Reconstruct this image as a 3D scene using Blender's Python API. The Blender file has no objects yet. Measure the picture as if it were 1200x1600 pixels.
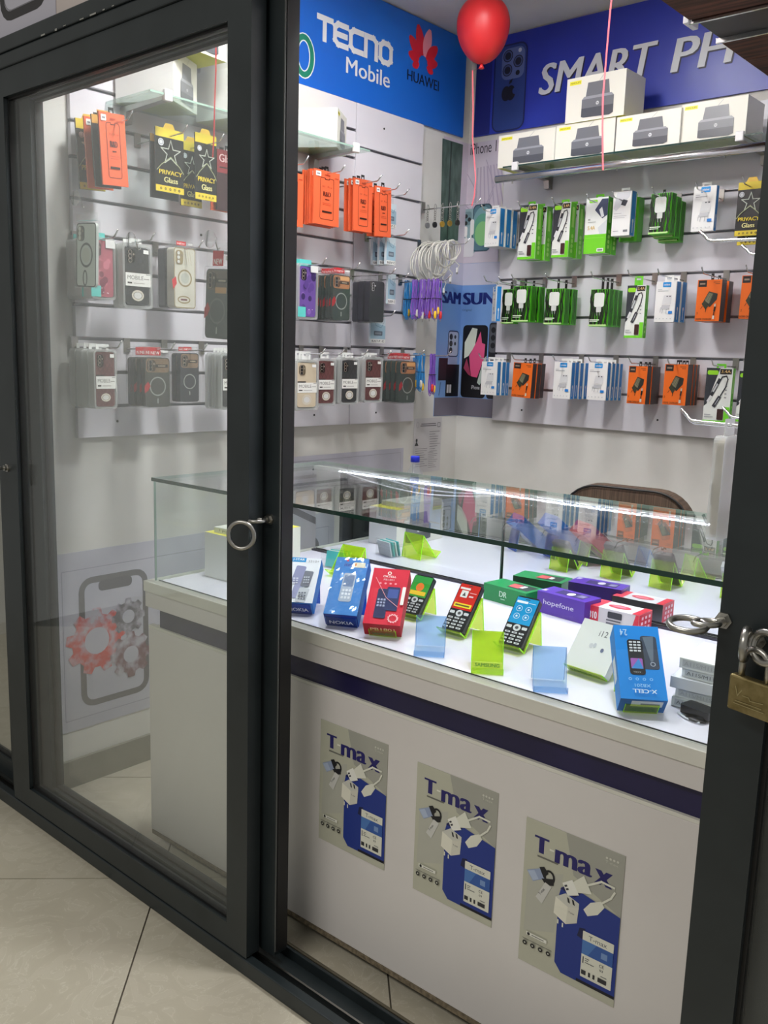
import bpy, bmesh, math, random
from mathutils import Vector, Matrix
random.seed(7)
PI = math.pi
sc = bpy.context.scene
COL = sc.collection

# ------------------------------------------------------------------ camera
F_PX, CX, CY = 1417.61, 600.0, 800.0
CAM_H = 1.5
_vx = Vector((-1030 - CX, 505 - CY, F_PX)).normalized()
_vy = Vector((1870 - CX, 595 - CY, F_PX)).normalized()
AX = -_vx
AY = (_vy - AX * _vy.dot(AX)).normalized()
AZ = AX.cross(AY)                       # world axes seen in the camera (x right, y down, z forward)
CAM = Vector((0, 0, CAM_H))
def cam2w(v): return Vector((AX.dot(v), AY.dot(v), AZ.dot(v)))
cd = bpy.data.cameras.new('camera'); cam = bpy.data.objects.new('camera', cd); COL.objects.link(cam)
cd.sensor_fit = 'VERTICAL'; cd.sensor_height = 36.0; cd.sensor_width = 27.0
cd.lens = F_PX / 1600.0 * 36.0
cd.clip_start = 0.02
_r, _u, _b = cam2w(Vector((1, 0, 0))), cam2w(Vector((0, -1, 0))), cam2w(Vector((0, 0, -1)))
cam.matrix_world = Matrix(((_r.x, _u.x, _b.x, CAM.x), (_r.y, _u.y, _b.y, CAM.y), (_r.z, _u.z, _b.z, CAM.z), (0, 0, 0, 1)))
sc.camera = cam

def ray(px, py): return cam2w(Vector(((px - CX) / F_PX, (py - CY) / F_PX, 1.0)))
def on(px, py, axis, val):              # where the sight line through a pixel meets a plane of the room
    d = ray(px, py); t = (val - CAM[axis]) / d[axis]; return CAM + d * t
def proj(P):
    q = Vector(P) - CAM
    c = Vector((AX[0] * q.x + AY[0] * q.y + AZ[0] * q.z, AX[1] * q.x + AY[1] * q.y + AZ[1] * q.z, AX[2] * q.x + AY[2] * q.y + AZ[2] * q.z))
    return (CX + F_PX * c.x / c.z, CY + F_PX * c.y / c.z)

# ------------------------------------------------------------------ world, lights, exposure
def S(r, g, b):
    f = lambda c: (c / 255) / 12.92 if c / 255 <= 0.04045 else ((c / 255 + 0.055) / 1.055) ** 2.4
    return (f(r), f(g), f(b), 1.0)
w = bpy.data.worlds.new('world'); sc.world = w; w.use_nodes = True
w.node_tree.nodes['Background'].inputs[0].default_value = (0.71, 0.70, 0.65, 1)
w.node_tree.nodes['Background'].inputs[1].default_value = 0.32
def area(name, loc, rot, sx, sy, power, color):
    l = bpy.data.lights.new(name, 'AREA'); l.shape = 'RECTANGLE'; l.size = sx; l.size_y = sy; l.energy = power; l.color = color
    o = bpy.data.objects.new(name, l); COL.objects.link(o); o.location = loc; o.rotation_euler = rot; return o
# the mall corridor's own ceiling panels, behind and above the photographer
area('corridor_ceiling_panel', (-1.2, -1.6, 3.6), (0, 0, 0), 2.4, 0.6, 52, (1.0, 0.965, 0.885))
sc.view_settings.view_transform = 'Standard'; sc.view_settings.look = 'None'
sc.view_settings.gamma = 1.0; sc.view_settings.use_curve_mapping = False
sc.view_settings.exposure = 0.5
sc.cycles.transparent_max_bounces = 40
sc.cycles.max_bounces = 8; sc.cycles.diffuse_bounces = 4; sc.cycles.glossy_bounces = 5; sc.cycles.transmission_bounces = 6
sc.cycles.caustics_reflective = False; sc.cycles.caustics_refractive = False
sc.cycles.sample_clamp_indirect = 6.0
LAMP_W = 1.0
LAMP_L = 110.0

# ------------------------------------------------------------------ materials
MATS = {}
def nodes(name):
    m = bpy.data.materials.new(name); m.use_nodes = True
    nt = m.node_tree; return m, nt, nt.nodes, nt.links
def mat(col, rough=0.5, metal=0.0, spec=0.5, coat=0.0, name=None):
    k = (tuple(round(c, 4) for c in col[:3]), rough, metal, spec, coat, name)
    if k in MATS: return MATS[k]
    m, nt, N, L = nodes(name or 'paint'); p = N['Principled BSDF']
    p.inputs['Base Color'].default_value = (*col[:3], 1); p.inputs['Roughness'].default_value = rough
    p.inputs['Metallic'].default_value = metal; p.inputs['Specular IOR Level'].default_value = spec
    p.inputs['Coat Weight'].default_value = coat
    MATS[k] = m; return m
def C(r, g, b, rough=0.45, **kw): return mat(S(r, g, b), rough, **kw)
def noisy(name, c1, c2, scale, rough=0.5, bump=0.0, detail=6.0, metal=0.0, stretch=None, spec=0.5, lo=.35, hi=.65):
    if name in MATS: return MATS[name]
    m, nt, N, L = nodes(name); p = N['Principled BSDF']
    tc = N.new('ShaderNodeTexCoord'); nz = N.new('ShaderNodeTexNoise'); cr = N.new('ShaderNodeValToRGB')
    nz.inputs['Scale'].default_value = scale; nz.inputs['Detail'].default_value = detail
    src = tc.outputs['Object']
    if stretch:
        mp = N.new('ShaderNodeMapping'); mp.inputs['Scale'].default_value = stretch; L.new(src, mp.inputs[0]); src = mp.outputs[0]
    L.new(src, nz.inputs['Vector']); L.new(nz.outputs['Fac'], cr.inputs[0])
    cr.color_ramp.elements[0].color = c1; cr.color_ramp.elements[1].color = c2
    cr.color_ramp.elements[0].position = lo; cr.color_ramp.elements[1].position = hi
    L.new(cr.outputs[0], p.inputs['Base Color'])
    p.inputs['Roughness'].default_value = rough; p.inputs['Metallic'].default_value = metal; p.inputs['Specular IOR Level'].default_value = spec
    if bump:
        b = N.new('ShaderNodeBump'); b.inputs['Strength'].default_value = bump; b.inputs['Distance'].default_value = 0.01
        L.new(nz.outputs['Fac'], b.inputs['Height']); L.new(b.outputs[0], p.inputs['Normal'])
    MATS[name] = m; return m
def fres(N, L, ior):                     # fresnel that reads the same from both sides of a thin sheet
    g = N.new('ShaderNodeNewGeometry'); mx = N.new('ShaderNodeMix'); mx.data_type = 'FLOAT'
    mx.inputs[2].default_value = ior; mx.inputs[3].default_value = 1 / ior
    L.new(g.outputs['Backfacing'], mx.inputs[0]); f = N.new('ShaderNodeFresnel'); L.new(mx.outputs[0], f.inputs['IOR']); return f
def glass(name, tint, ior=1.45, body=0.0, bodycol=(1, 1, 1, 1), rough=0.0):
    if name in MATS: return MATS[name]
    m, nt, N, L = nodes(name); N.remove(N['Principled BSDF']); out = N['Material Output']
    t = N.new('ShaderNodeBsdfTransparent'); t.inputs[0].default_value = tint
    base = t.outputs[0]
    if body:
        d = N.new('ShaderNodeBsdfDiffuse'); d.inputs[0].default_value = bodycol
        tr = N.new('ShaderNodeBsdfTranslucent'); tr.inputs[0].default_value = bodycol
        m2 = N.new('ShaderNodeMixShader'); m2.inputs[0].default_value = 0.5; L.new(d.outputs[0], m2.inputs[1]); L.new(tr.outputs[0], m2.inputs[2])
        m1 = N.new('ShaderNodeMixShader'); m1.inputs[0].default_value = body; L.new(base, m1.inputs[1]); L.new(m2.outputs[0], m1.inputs[2]); base = m1.outputs[0]
    g = N.new('ShaderNodeBsdfGlossy'); g.inputs['Roughness'].default_value = rough; g.inputs[0].default_value = (1, 1, 1, 1)
    mx = N.new('ShaderNodeMixShader'); L.new(fres(N, L, ior).outputs[0], mx.inputs[0]); L.new(base, mx.inputs[1]); L.new(g.outputs[0], mx.inputs[2])
    L.new(mx.outputs[0], out.inputs['Surface']); MATS[name] = m; return m
def emit(name, col, strength):
    if name in MATS: return MATS[name]
    m, nt, N, L = nodes(name); p = N['Principled BSDF']
    p.inputs['Base Color'].default_value = (0.8, 0.8, 0.8, 1); p.inputs['Emission Color'].default_value = col; p.inputs['Emission Strength'].default_value = strength
    MATS[name] = m; return m

M_WALL = noisy('wall_paint', S(202, 201, 196), S(214, 213, 209), 3.0, 0.75, 0.03)
M_CEIL = noisy('ceiling_paint', S(205, 204, 202), S(214, 213, 211), 4.0, 0.8, 0.02)
M_SLAT = noisy('slat_laminate', S(212, 210, 218), S(219, 217, 224), 2.0, 0.35, 0.0)
M_GROOVE = mat(S(150, 150, 155), 0.35, 0.9, name='groove_metal')
M_GROOVED = mat(S(150, 150, 156), 0.5, 0.3, name='groove_channel_metal')  # plain grey metal of the channel between two slats
M_FRAME = noisy('charcoal_powder_coat', S(28, 35, 38), S(35, 42, 45), 9.0, 0.40, 0.01)
M_GASKET = mat(S(14, 14, 15), 0.5, name='rubber_gasket')
M_CHROME = mat(S(222, 222, 224), 0.2, 1.0, name='chrome')
M_STEEL = mat(S(170, 168, 163), 0.28, 1.0, name='steel')
M_WHITE = noisy('white_laminate', S(214, 209, 208), S(221, 217, 216), 1.6, 0.33, 0.0)
M_EDGE = noisy('laminate_edge_band', S(214, 212, 203), S(222, 220, 212), 5.0, 0.4, 0.0)
M_NAVY = noisy('navy_laminate', S(24, 20, 62), S(32, 27, 74), 6.0, 0.3, 0.0)
M_GLASS = glass('window_glass', (0.985, 0.992, 0.986, 1), 1.3, .032, (.82, .86, .84, 1))
M_CASEGLASS = glass('case_glass', (0.965, 0.985, 0.978, 1), 1.32)
M_GEDGE = mat(S(34, 62, 54), 0.15, name='glass_edge_green')
M_GEDGEL = mat(S(150, 176, 164), 0.15, name='glass_edge_pale')
M_MIRROR = mat((0.86, 0.89, 0.88), 0.0, 1.0, name='mirror_silver')
M_CLEAR = glass('clear_blister', (0.98, 0.98, 0.98, 1), 1.3, 0.035, (0.9, 0.9, 0.9, 1), 0.08)
M_TRAY = glass('milky_blister', (0.97, 0.97, 0.97, 1), 1.4, 0.42, (0.83, 0.85, 0.84, 1), 0.15)
M_LIME = glass('lime_acrylic', (0.89, 0.97, 0.42, 1), 1.5, 0.17, (0.66, 0.92, 0.05, 1))
M_LIMEE = mat(S(170, 255, 30), 0.2, name='lime_acrylic_edge')
M_AQUA = glass('blue_acrylic', (0.82, 0.91, 0.99, 1), 1.5, 0.07, (0.5, 0.72, 0.98, 1))
M_AQUAE = mat(S(90, 140, 205), 0.2, name='blue_acrylic_edge')
M_BLUEP = glass('deep_blue_acrylic', (0.25, 0.45, 0.9, 1), 1.45, 0.5, S(30, 95, 195))
M_BLACK = mat(S(20, 20, 22), 0.4, name='black_plastic')
M_WOOD = noisy('wood_laminate', S(40, 24, 18), S(96, 60, 44), 5.0, 0.6, 0.0, 8.0, stretch=(1.2, 14, 14), spec=.2)

# ------------------------------------------------------------------ mesh helpers
class MB:
    def __init__(self): self.v = []; self.f = []; self.mi = []; self.mats = []
    def slot(self, m):
        if m not in self.mats: self.mats.append(m)
        return self.mats.index(m)
    def add(self, vs, fs, m):
        o = len(self.v); self.v += [tuple(p) for p in vs]; s = self.slot(m)
        for f in fs: self.f.append([i + o for i in f]); self.mi.append(s)
        return self
    def box(self, x0, y0, z0, x1, y1, z1, m):
        vs = [(x, y, z) for z in (z0, z1) for y in (y0, y1) for x in (x0, x1)]
        return self.add(vs, [(0, 2, 3, 1), (4, 5, 7, 6), (0, 1, 5, 4), (2, 6, 7, 3), (0, 4, 6, 2), (1, 3, 7, 5)], m)
    def prism(self, poly, axis, a, b, m, side=None):      # polygon in the two other axes, pushed along one axis
        n = len(poly)
        def P(p, t): return {0: (t, p[0], p[1]), 1: (p[0], t, p[1]), 2: (p[0], p[1], t)}[axis]
        vs = [P(p, a) for p in poly] + [P(p, b) for p in poly]
        self.add(vs, [list(range(n))[::-1], list(range(n, 2 * n))], m)
        self.add(vs, [(i, (i + 1) % n, n + (i + 1) % n, n + i) for i in range(n)], side or m); return self
    def ringprism(self, outer, inner, axis, a, b, m):     # a frame between two loops with the same vertex count
        n = len(outer)
        def P(p, t): return {0: (t, p[0], p[1]), 1: (p[0], t, p[1]), 2: (p[0], p[1], t)}[axis]
        vs = [P(p, a) for p in outer] + [P(p, a) for p in inner] + [P(p, b) for p in outer] + [P(p, b) for p in inner]
        fs = []
        for i in range(n):
            j = (i + 1) % n
            fs += [(i, j, n + j, n + i), (2 * n + i, 3 * n + i, 3 * n + j, 2 * n + j), (i, 2 * n + i, 2 * n + j, j), (n + i, n + j, 3 * n + j, 3 * n + i)]
        return self.add(vs, fs, m)
    def tube(self, pts, r, m, n=6, closed=False):
        pts = [Vector(p) for p in pts]; k = len(pts); rr = r if isinstance(r, (list, tuple)) else [r] * k
        vs = []; t0 = None; up = None
        for i, p in enumerate(pts):
            a = pts[(i - 1) % k] if (closed or i) else p; b = pts[(i + 1) % k] if (closed or i < k - 1) else p
            t = (b - a).normalized() if (b - a).length > 1e-9 else Vector((0, 0, 1))
            if up is None: up = t.orthogonal().normalized()
            else:
                up = up - t * up.dot(t); up = up.normalized() if up.length > 1e-6 else t.orthogonal().normalized()
            s = t.cross(up)
            for j in range(n):
                q = 2 * PI * j / n; vs.append(p + (up * math.cos(q) + s * math.sin(q)) * rr[i])
        fs = []
        for i in range(k if closed else k - 1):
            a, b = i * n, ((i + 1) % k) * n
            for j in range(n): fs.append((a + j, a + (j + 1) % n, b + (j + 1) % n, b + j))
        if not closed: fs += [list(range(n))[::-1], list(range((k - 1) * n, k * n))]
        return self.add(vs, fs, m)
    def lathe(self, prof, m, n=20, o=(0, 0, 0)):
        vs = []; k = len(prof)
        for r, z in prof:
            for j in range(n): q = 2 * PI * j / n; vs.append((o[0] + r * math.cos(q), o[1] + r * math.sin(q), o[2] + z))
        fs = [(i * n + j, i * n + (j + 1) % n, (i + 1) * n + (j + 1) % n, (i + 1) * n + j) for i in range(k - 1) for j in range(n)]
        fs += [list(range(n))[::-1], list(range((k - 1) * n, k * n))]
        return self.add(vs, fs, m)
    def mesh(self, name, smooth=False):
        me = bpy.data.meshes.new(name); me.from_pydata(self.v, [], self.f)
        for m in self.mats: me.materials.append(m)
        me.polygons.foreach_set('material_index', self.mi)
        if smooth: me.polygons.foreach_set('use_smooth', [True] * len(me.polygons))
        me.update(); return me
    def build(self, name, parent=None, smooth=False, bevel=0, auto=None):
        o = bpy.data.objects.new(name, self.mesh(name, smooth)); COL.objects.link(o)
        if parent: o.parent = parent
        if bevel:
            b = o.modifiers.new('bevel', 'BEVEL'); b.width = bevel; b.segments = 2; b.limit_method = 'ANGLE'
        return o
def rrect(x0, z0, x1, z1, r, n=4):
    r = min(r, abs(x1 - x0) / 2.001, abs(z1 - z0) / 2.001); out = []
    for cx, cz, a in ((x1 - r, z1 - r, 0), (x0 + r, z1 - r, PI / 2), (x0 + r, z0 + r, PI), (x1 - r, z0 + r, 1.5 * PI)):
        for i in range(n + 1): q = a + PI / 2 * i / n; out.append((cx + r * math.cos(q), cz + r * math.sin(q)))
    return out
def ell(cx, cz, rx, rz, n=20): return [(cx + rx * math.cos(2 * PI * i / n), cz + rz * math.sin(2 * PI * i / n)) for i in range(n)]

_TXT = {}
def text_geo(s, bold):
    k = (s, bold)
    if k not in _TXT:
        cu = bpy.data.curves.new('lettering', 'FONT'); cu.body = s; cu.resolution_u = 3; cu.offset = bold; cu.fill_mode = 'FRONT'
        ob = bpy.data.objects.new('lettering', cu); COL.objects.link(ob)
        me = bpy.data.meshes.new_from_object(ob.evaluated_get(bpy.context.evaluated_depsgraph_get()))
        vs = [(v.co.x, v.co.y) for v in me.vertices]; fs = [tuple(p.vertices) for p in me.polygons]
        bpy.data.objects.remove(ob); bpy.data.curves.remove(cu); bpy.data.meshes.remove(me)
        xs = [v[0] for v in vs]; ys = [v[1] for v in vs]
        x0, x1, y0, y1 = min(xs), max(xs), min(ys), max(ys)
        _TXT[k] = ([((x - x0) / (x1 - x0), (y - y0) / (y1 - y0)) for x, y in vs], fs, (x1 - x0) / (y1 - y0))
    return _TXT[k]

class Art:                                # flat print: coloured outlines, one thin layer over another
    def __init__(self): self.items = []; self.l = 0
    def poly(self, pts, m): self.l += 1; self.items.append((list(pts), [list(range(len(pts)))], m, self.l)); return self
    def rect(self, x0, z0, x1, z1, m): return self.poly([(x0, z0), (x1, z0), (x1, z1), (x0, z1)], m)
    def rr(self, x0, z0, x1, z1, r, m): return self.poly(rrect(x0, z0, x1, z1, r), m)
    def ell(self, cx, cz, rx, rz, m, n=18): return self.poly(ell(cx, cz, rx, rz, n), m)
    def loop(self, outer, inner, m):
        n = len(outer); self.l += 1
        self.items.append((list(outer) + list(inner), [(i, (i + 1) % n, n + (i + 1) % n, n + i) for i in range(n)], m, self.l)); return self
    def frame(self, x0, z0, x1, z1, r, t, m): return self.loop(rrect(x0, z0, x1, z1, r), rrect(x0 + t, z0 + t, x1 - t, z1 - t, max(r - t, 0.0005)), m)
    def ring(self, cx, cz, rx, rz, t, m, n=22): return self.loop(ell(cx, cz, rx, rz, n), ell(cx, cz, rx - t, rz - t, n), m)
    def line(self, pts, t, m):
        self.l += 1
        for (ax, az), (bx, bz) in zip(pts, pts[1:]):
            self.l += .2
            L = math.hypot(bx - ax, bz - az) or 1e-6; nx, nz = -(bz - az) / L * t / 2, (bx - ax) / L * t / 2; ex, ez = (bx - ax) / L * t / 2, (bz - az) / L * t / 2
            self.items.append(([(ax - ex + nx, az - ez + nz), (ax - ex - nx, az - ez - nz), (bx + ex - nx, bz + ez - nz), (bx + ex + nx, bz + ez + nz)], [(0, 1, 2, 3)], m, self.l))
        return self
    def text(self, s, x0, z0, x1, z1, m, bold=0.0, shear=0.0, rot=0.0):   # lettering filling a box
        vs, fs, asp = text_geo(s, 0.0); c, sn = math.cos(rot), math.sin(rot); mx, mz = (x0 + x1) / 2, (z0 + z1) / 2; H = z1 - z0
        e = max(0.0, bold) * 1.15 * H; x0 += e; x1 -= e
        for ox, oz in (((-e, 0), (e, 0), (0, 0)) if e else ((0, 0),)):
            self.l += 0.5; out = []
            for u, v in vs:
                x = x0 + u * (x1 - x0) + shear * v * H + ox; z = z0 + v * H
                if rot: x, z = mx + (x - mx) * c - (z - mz) * sn, mz + (x - mx) * sn + (z - mz) * c
                out.append((x, z))
            self.items.append((out, fs, m, self.l))
        return self
    def build(self, name, parent=None, where=None, eps=0.00018, base=0.0003):
        where = where or (lambda x, z, l: (x, -l, z)); b = MB()
        for pts, fs, m, l in self.items: b.add([where(x, z, base + eps * l) for x, z in pts], fs, m)
        return b.build(name, parent)

# ------------------------------------------------------------------ scene helpers
def thing(name, label, cat, loc=(0, 0, 0), rot=(0, 0, 0), group=None):
    o = bpy.data.objects.new(name, None); COL.objects.link(o); o.empty_display_size = 0.05
    o.location = loc; o.rotation_euler = rot; o['label'] = label; o['category'] = cat
    if group: o['group'] = group
    return o
def tag(o, label, cat, group=None):
    o['label'] = label; o['category'] = cat
    if group: o['group'] = group
    return o
def struct(o, label=None, cat=None):
    o['kind'] = 'structure'
    if label: o['label'] = label
    if cat: o['category'] = cat
    return o
def struct_empty(name, label, cat):
    o = bpy.data.objects.new(name, None); COL.objects.link(o); return struct(o, label, cat)
def dup(root, loc, rot, label, group=None):
    r = root.copy(); COL.objects.link(r); r.location = loc; r.rotation_euler = rot; r['label'] = label
    if group: r['group'] = group
    for ch in list(root.children):
        c = ch.copy(); COL.objects.link(c); c.parent = r
        for g in ch.children:
            d = g.copy(); COL.objects.link(d); d.parent = c
    return r

# ================================================================== THE SHOP SHELL
XL, YB, ZC, XR = -2.72, 3.622, 2.94, -0.50     # left wall, back wall, ceiling, right wall
YF = 1.29                                       # outer face of the shop front

# floor of square tiles laid on the diagonal
fl = struct(MB().box(-4.6, -2.2, -0.12, 1.6, YB + 0.1, -0.004, mat(S(92, 86, 76), 0.8, name='grout')).build('floor'), 'polished beige floor tiles laid on the diagonal', 'floor')
PIT = 0.631; U0, V0 = -0.456, -2.425; G = 0.0022
def tile_mat():
    m, nt, N, L = nodes('beige_porcelain'); p = N['Principled BSDF']
    tc = N.new('ShaderNodeTexCoord'); a = N.new('ShaderNodeTexNoise'); a.inputs['Scale'].default_value = 7; a.inputs['Detail'].default_value = 9; a.inputs['Distortion'].default_value = 3.5
    cr = N.new('ShaderNodeValToRGB'); e = cr.color_ramp.elements; e[0].position = .40; e[0].color = S(184, 177, 160); e[1].position = .62; e[1].color = S(190, 183, 167)
    x = e.new(.505); x.color = S(187, 180, 163); y = e.new(.52); y.color = S(200, 194, 180); z = e.new(.535); z.color = S(188, 181, 164)
    L.new(tc.outputs['Object'], a.inputs['Vector']); L.new(a.outputs['Fac'], cr.inputs[0]); L.new(cr.outputs[0], p.inputs['Base Color'])
    p.inputs['Roughness'].default_value = 0.28; return m
M_TILE = tile_mat()
tile_me = MB().box(-PIT / 2 + G, -PIT / 2 + G, -0.01, PIT / 2 - G, PIT / 2 - G, 0, M_TILE).mesh('tile')
for i in range(-6, 9):
    for j in range(-6, 12):
        u, v = U0 + (i + .5) * PIT, V0 + (j - 4 + .5) * PIT
        x, y = (u + v) / math.sqrt(2), (u - v) / math.sqrt(2)
        if -4.5 < x < 1.1 and -1.6 < y < YB - 0.1:
            t = bpy.data.objects.new('tile', tile_me); COL.objects.link(t); t.parent = fl; t.location = (x, y, 0); t.rotation_euler = (0, 0, PI / 4)

struct(MB().box(XL - 0.12, 1.42, 0, XL, YB + 0.12, 3.1, M_WALL).build('wall_left'), 'off white painted side wall behind the phone cases', 'wall')
struct(MB().box(XL, YB, 0, XR + 0.1, YB + 0.12, 3.1, M_WALL).build('wall_back'), 'off white painted back wall behind the counter', 'wall')
struct(MB().box(XR, 1.44, 0, XR + 0.1, YB, 3.1, M_WALL).build('wall_right'), 'painted side wall behind the dark door post', 'wall')
struct(MB().box(-4.6, YB, 0, XL - .121, YB + .12, 3.1, M_WALL).build('wall_neighbour_back'), 'back wall of the neighbouring shop', 'wall')
struct(MB().box(-4.62, 1.44, 0, -4.5, YB, 3.1, M_WALL).build('wall_neighbour_left'), 'far side wall of the neighbouring shop', 'wall')
struct(MB().box(XL - 0.12, 1.36, ZC, XR + 0.1, YB + 0.12, ZC + 0.1, M_CEIL).build('ceiling'), 'plain white ceiling of the shop', 'ceiling')
struct(MB().box(XL, 1.45, 0, XL + 0.014, 3.5, 0.098, noisy('skirting_tile', S(118, 116, 106), S(132, 130, 119), 8, 0.4)).build('baseboard_left'), 'grey skirting along the foot of the side wall', 'baseboard')
struct(MB().box(XL + 0.02, YB - 0.014, 0, XR, YB, 0.098, MATS['skirting_tile']).build('baseboard_back'), 'grey skirting along the foot of the back wall', 'baseboard')

# slatted wall boards: every slat a plank, metal channels between
def slatboard(name, label, wall, a0, a1, z0, z1, grooves, screws=()):
    r = struct_empty(name, label, 'slatwall')
    T = 0.02; g = 0.0055
    def put(nm, p0, q0, p1, q1, d0, d1, m, bev=0):
        b = MB()
        if wall == 'L': b.box(XL + d0, p0, q0, XL + d1, p1, q1, m)
        elif wall == 'B': b.box(p0, YB - d1, q0, p1, YB - d0, q1, m)
        else: b.box(XR - d1, p0, q0, XR - d0, p1, q1, m)
        return b.build(nm, r, bevel=bev)
    zs = [z0] + list(grooves) + [z1]
    for i in range(len(zs) - 1):
        put('slat', a0, zs[i] + (g if i else 0), a1, zs[i + 1] - (g if i < len(zs) - 2 else 0), 0.001, T, M_SLAT, 0.0012)
    for zg in grooves:
        put('channel', a0 + .002, zg - g, a1 - .002, zg + g, 0.001, T - 0.012, M_GROOVED)
        put('channel_lip', a0 + .002, zg + g - .0035, a1 - .002, zg + g, T - 0.0119, T - 0.001, M_GROOVE)
    for a, z in screws:
        b = MB(); b.lathe([(0.0045, 0), (0.0045, 0.0015), (0.002, 0.003)], mat(S(60, 60, 62), .3, .8), 8); o = b.build('screw', r)
        if wall == 'L': o.location = (XL + T, a, z); o.rotation_euler = (0, PI / 2, 0)
        else: o.location = (a, YB - T, z); o.rotation_euler = (PI / 2, 0, 0)
    return r
LG1 = [1.307, 1.417, 1.525, 1.632, 1.742, 1.85, 1.957, 2.08, 2.186, 2.292, 2.400]
LG2 = [1.367, 1.533, 1.69, 1.85, 2.012, 2.178, 2.339]
BG = [1.367, 1.527, 1.690, 1.863, 2.017, 2.167, 2.32]
slatboard('wall_board', 'lavender slatted board carrying most of the phone cases', 'L', 1.556, 2.829, 1.204, 2.508, LG1, [(1.70, 1.255), (2.62, 1.25), (2.05, 1.90), (2.73, 2.45)])
slatboard('wall_board', 'narrow slatted board next to the corner posters', 'L', 2.833, 3.262, 1.204, 2.508, LG2, [(3.0, 1.25), (3.0, 2.44)])
slatboard('wall_board', 'wide slatted board carrying the green and orange charger boxes', 'B', -2.495, -0.98, 1.213, 2.48, BG, [(-2.33, 1.27), (-1.66, 1.27)])
slatboard('wall_board', 'slatted board mostly hidden behind the dark door post', 'R', 1.50, 2.9, 1.2, 2.4, [1.41, 1.58, 1.75, 1.92, 2.09])

# ------------------------------------------------------------------ printed fascia over the boards
def Lw(d): return lambda y, z, l: (XL + d + l, y, z)
def Bw(d): return lambda x, z, l: (x, YB - d - l, z)
def Fw(y0): return lambda x, z, l: (x, y0 - l, z)
ZB0 = 2.512
WHT = C(218, 220, 224); 
def banner_mat(name, c1, c2, c3):
    m, nt, N, L = nodes(name); p = N['Principled BSDF']; tc = N.new('ShaderNodeTexCoord'); nz = N.new('ShaderNodeTexNoise'); nz.inputs['Scale'].default_value = 1.4; nz.inputs['Detail'].default_value = 1
    cr = N.new('ShaderNodeValToRGB'); e = cr.color_ramp.elements; e[0].color = c1; e[0].position = .3; e[1].color = c3; e[1].position = .72; e.new(.5).color = c2
    L.new(tc.outputs['Object'], nz.inputs['Vector']); L.new(nz.outputs['Fac'], cr.inputs[0]); L.new(cr.outputs[0], p.inputs['Base Color'])
    p.inputs['Roughness'].default_value = .33
    n2 = N.new('ShaderNodeTexNoise'); n2.inputs['Scale'].default_value = 14; b = N.new('ShaderNodeBump'); b.inputs['Strength'].default_value = .06; b.inputs['Distance'].default_value = .02
    L.new(tc.outputs['Object'], n2.inputs['Vector']); L.new(n2.outputs['Fac'], b.inputs['Height']); L.new(b.outputs[0], p.inputs['Normal']); return m
M_BAN1 = banner_mat('blue_vinyl', S(22, 92, 190), S(26, 100, 200), S(30, 108, 208))
M_BAN2 = banner_mat('deep_blue_vinyl', S(36, 48, 150), S(44, 60, 172), S(48, 66, 182))
bl = thing('fascia_banner', 'bright blue fascia banner with white and red phone brand logos', 'banner', (XL, 2.5, ZB0))
def lp(px, py): p = on(px, py, 0, XL + .012); return (p.y, p.z)
def bp(px, py): p = on(px, py, 1, YB - .012); return (p.x, p.z)
MB().box(.0015, -1.03, 0, 0.0115, 1.06, ZC - ZB0 - .006, M_BAN1).build('sheet', bl)
a = Art()
def stroke_word(a, word, x0, x1, z0, z1, t, m):
    G_ = {'T': [[(0, 1), (.78, 1)], [(.36, 1), (.36, 0)]], 'E': [[(.75, 1), (.2, 1), (0, .82), (0, .18), (.2, 0), (.75, 0)], [(0, .5), (.68, .5)]],
          'C': [[(.75, 1), (.2, 1), (0, .82), (0, .18), (.2, 0), (.75, 0)]], 'N': [[(0, 0), (0, 1), (.52, 1), (.72, .82), (.72, 0)]],
          'O': [[(.2, 1), (.55, 1), (.75, .82), (.75, .18), (.55, 0), (.2, 0), (0, .18), (0, .82), (.2, 1)]]}
    n = len(word); cw = (x1 - x0) / n
    for i, ch in enumerate(word):
        for path in G_[ch]: a.line([(x0 + i * cw + px * cw, z0 + t / 2 + pz * (z1 - z0 - t)) for px, pz in path], t, m)
y0, zt = lp(495, 19); _, zb = lp(508, 66); y1, _ = lp(616, 85)
stroke_word(a, 'TECNO', y0 + .012, y1, zb, zt, .0215, WHT)
y0, z0 = lp(540, 112); y1, z1 = lp(609, 112); _, z2 = lp(545, 90)
a.text('Mobile', y0, z0 - .004, y1, z2, WHT, .018)
o = a.build('brand_lettering', bl, Lw(.0115)); o.location = (-XL, -2.5, -ZB0); a = Art()
hy, hz_ = lp(661, 98)
RED = C(214, 32, 50); REDL = C(240, 150, 165)
for k, an in enumerate((-112, -80, -48, -16, 16, 48, 80, 112)):
    q = math.radians(an); ln = (.075, .100, .128, .150, .150, .128, .100, .075)[k]; wd = .0275 * (ln / .15) ** .7
    ux, uz = math.sin(q), math.cos(q); b0 = .028
    pts = []
    for s in range(13):
        tt = s / 12; r = b0 + (ln - b0) * tt; hw = wd * math.sin(PI * min(1, tt * .88 + .06)) ** .8; pts.append((r, hw))
    a.poly([(hy + ux * r + uz * h, hz_ + uz * r - ux * h) for r, h in pts] + [(hy + ux * r - uz * h, hz_ + uz * r + ux * h) for r, h in pts[::-1]], REDL if k == 4 else RED)
o = a.build('petal_logo', bl, Lw(.0115)); o.location = (-XL, -2.5, -ZB0); a = Art()
y0, z0 = lp(636, 125); y1, z1 = lp(686, 131); _, zt = lp(640, 109)
a.text('HUAWEI', y0, z0 + .002, y1, zt, C(16, 16, 40), .02)
o = a.build('brand_lettering', bl, Lw(.0115)); o.location = (-XL, -2.5, -ZB0); a = Art()
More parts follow.
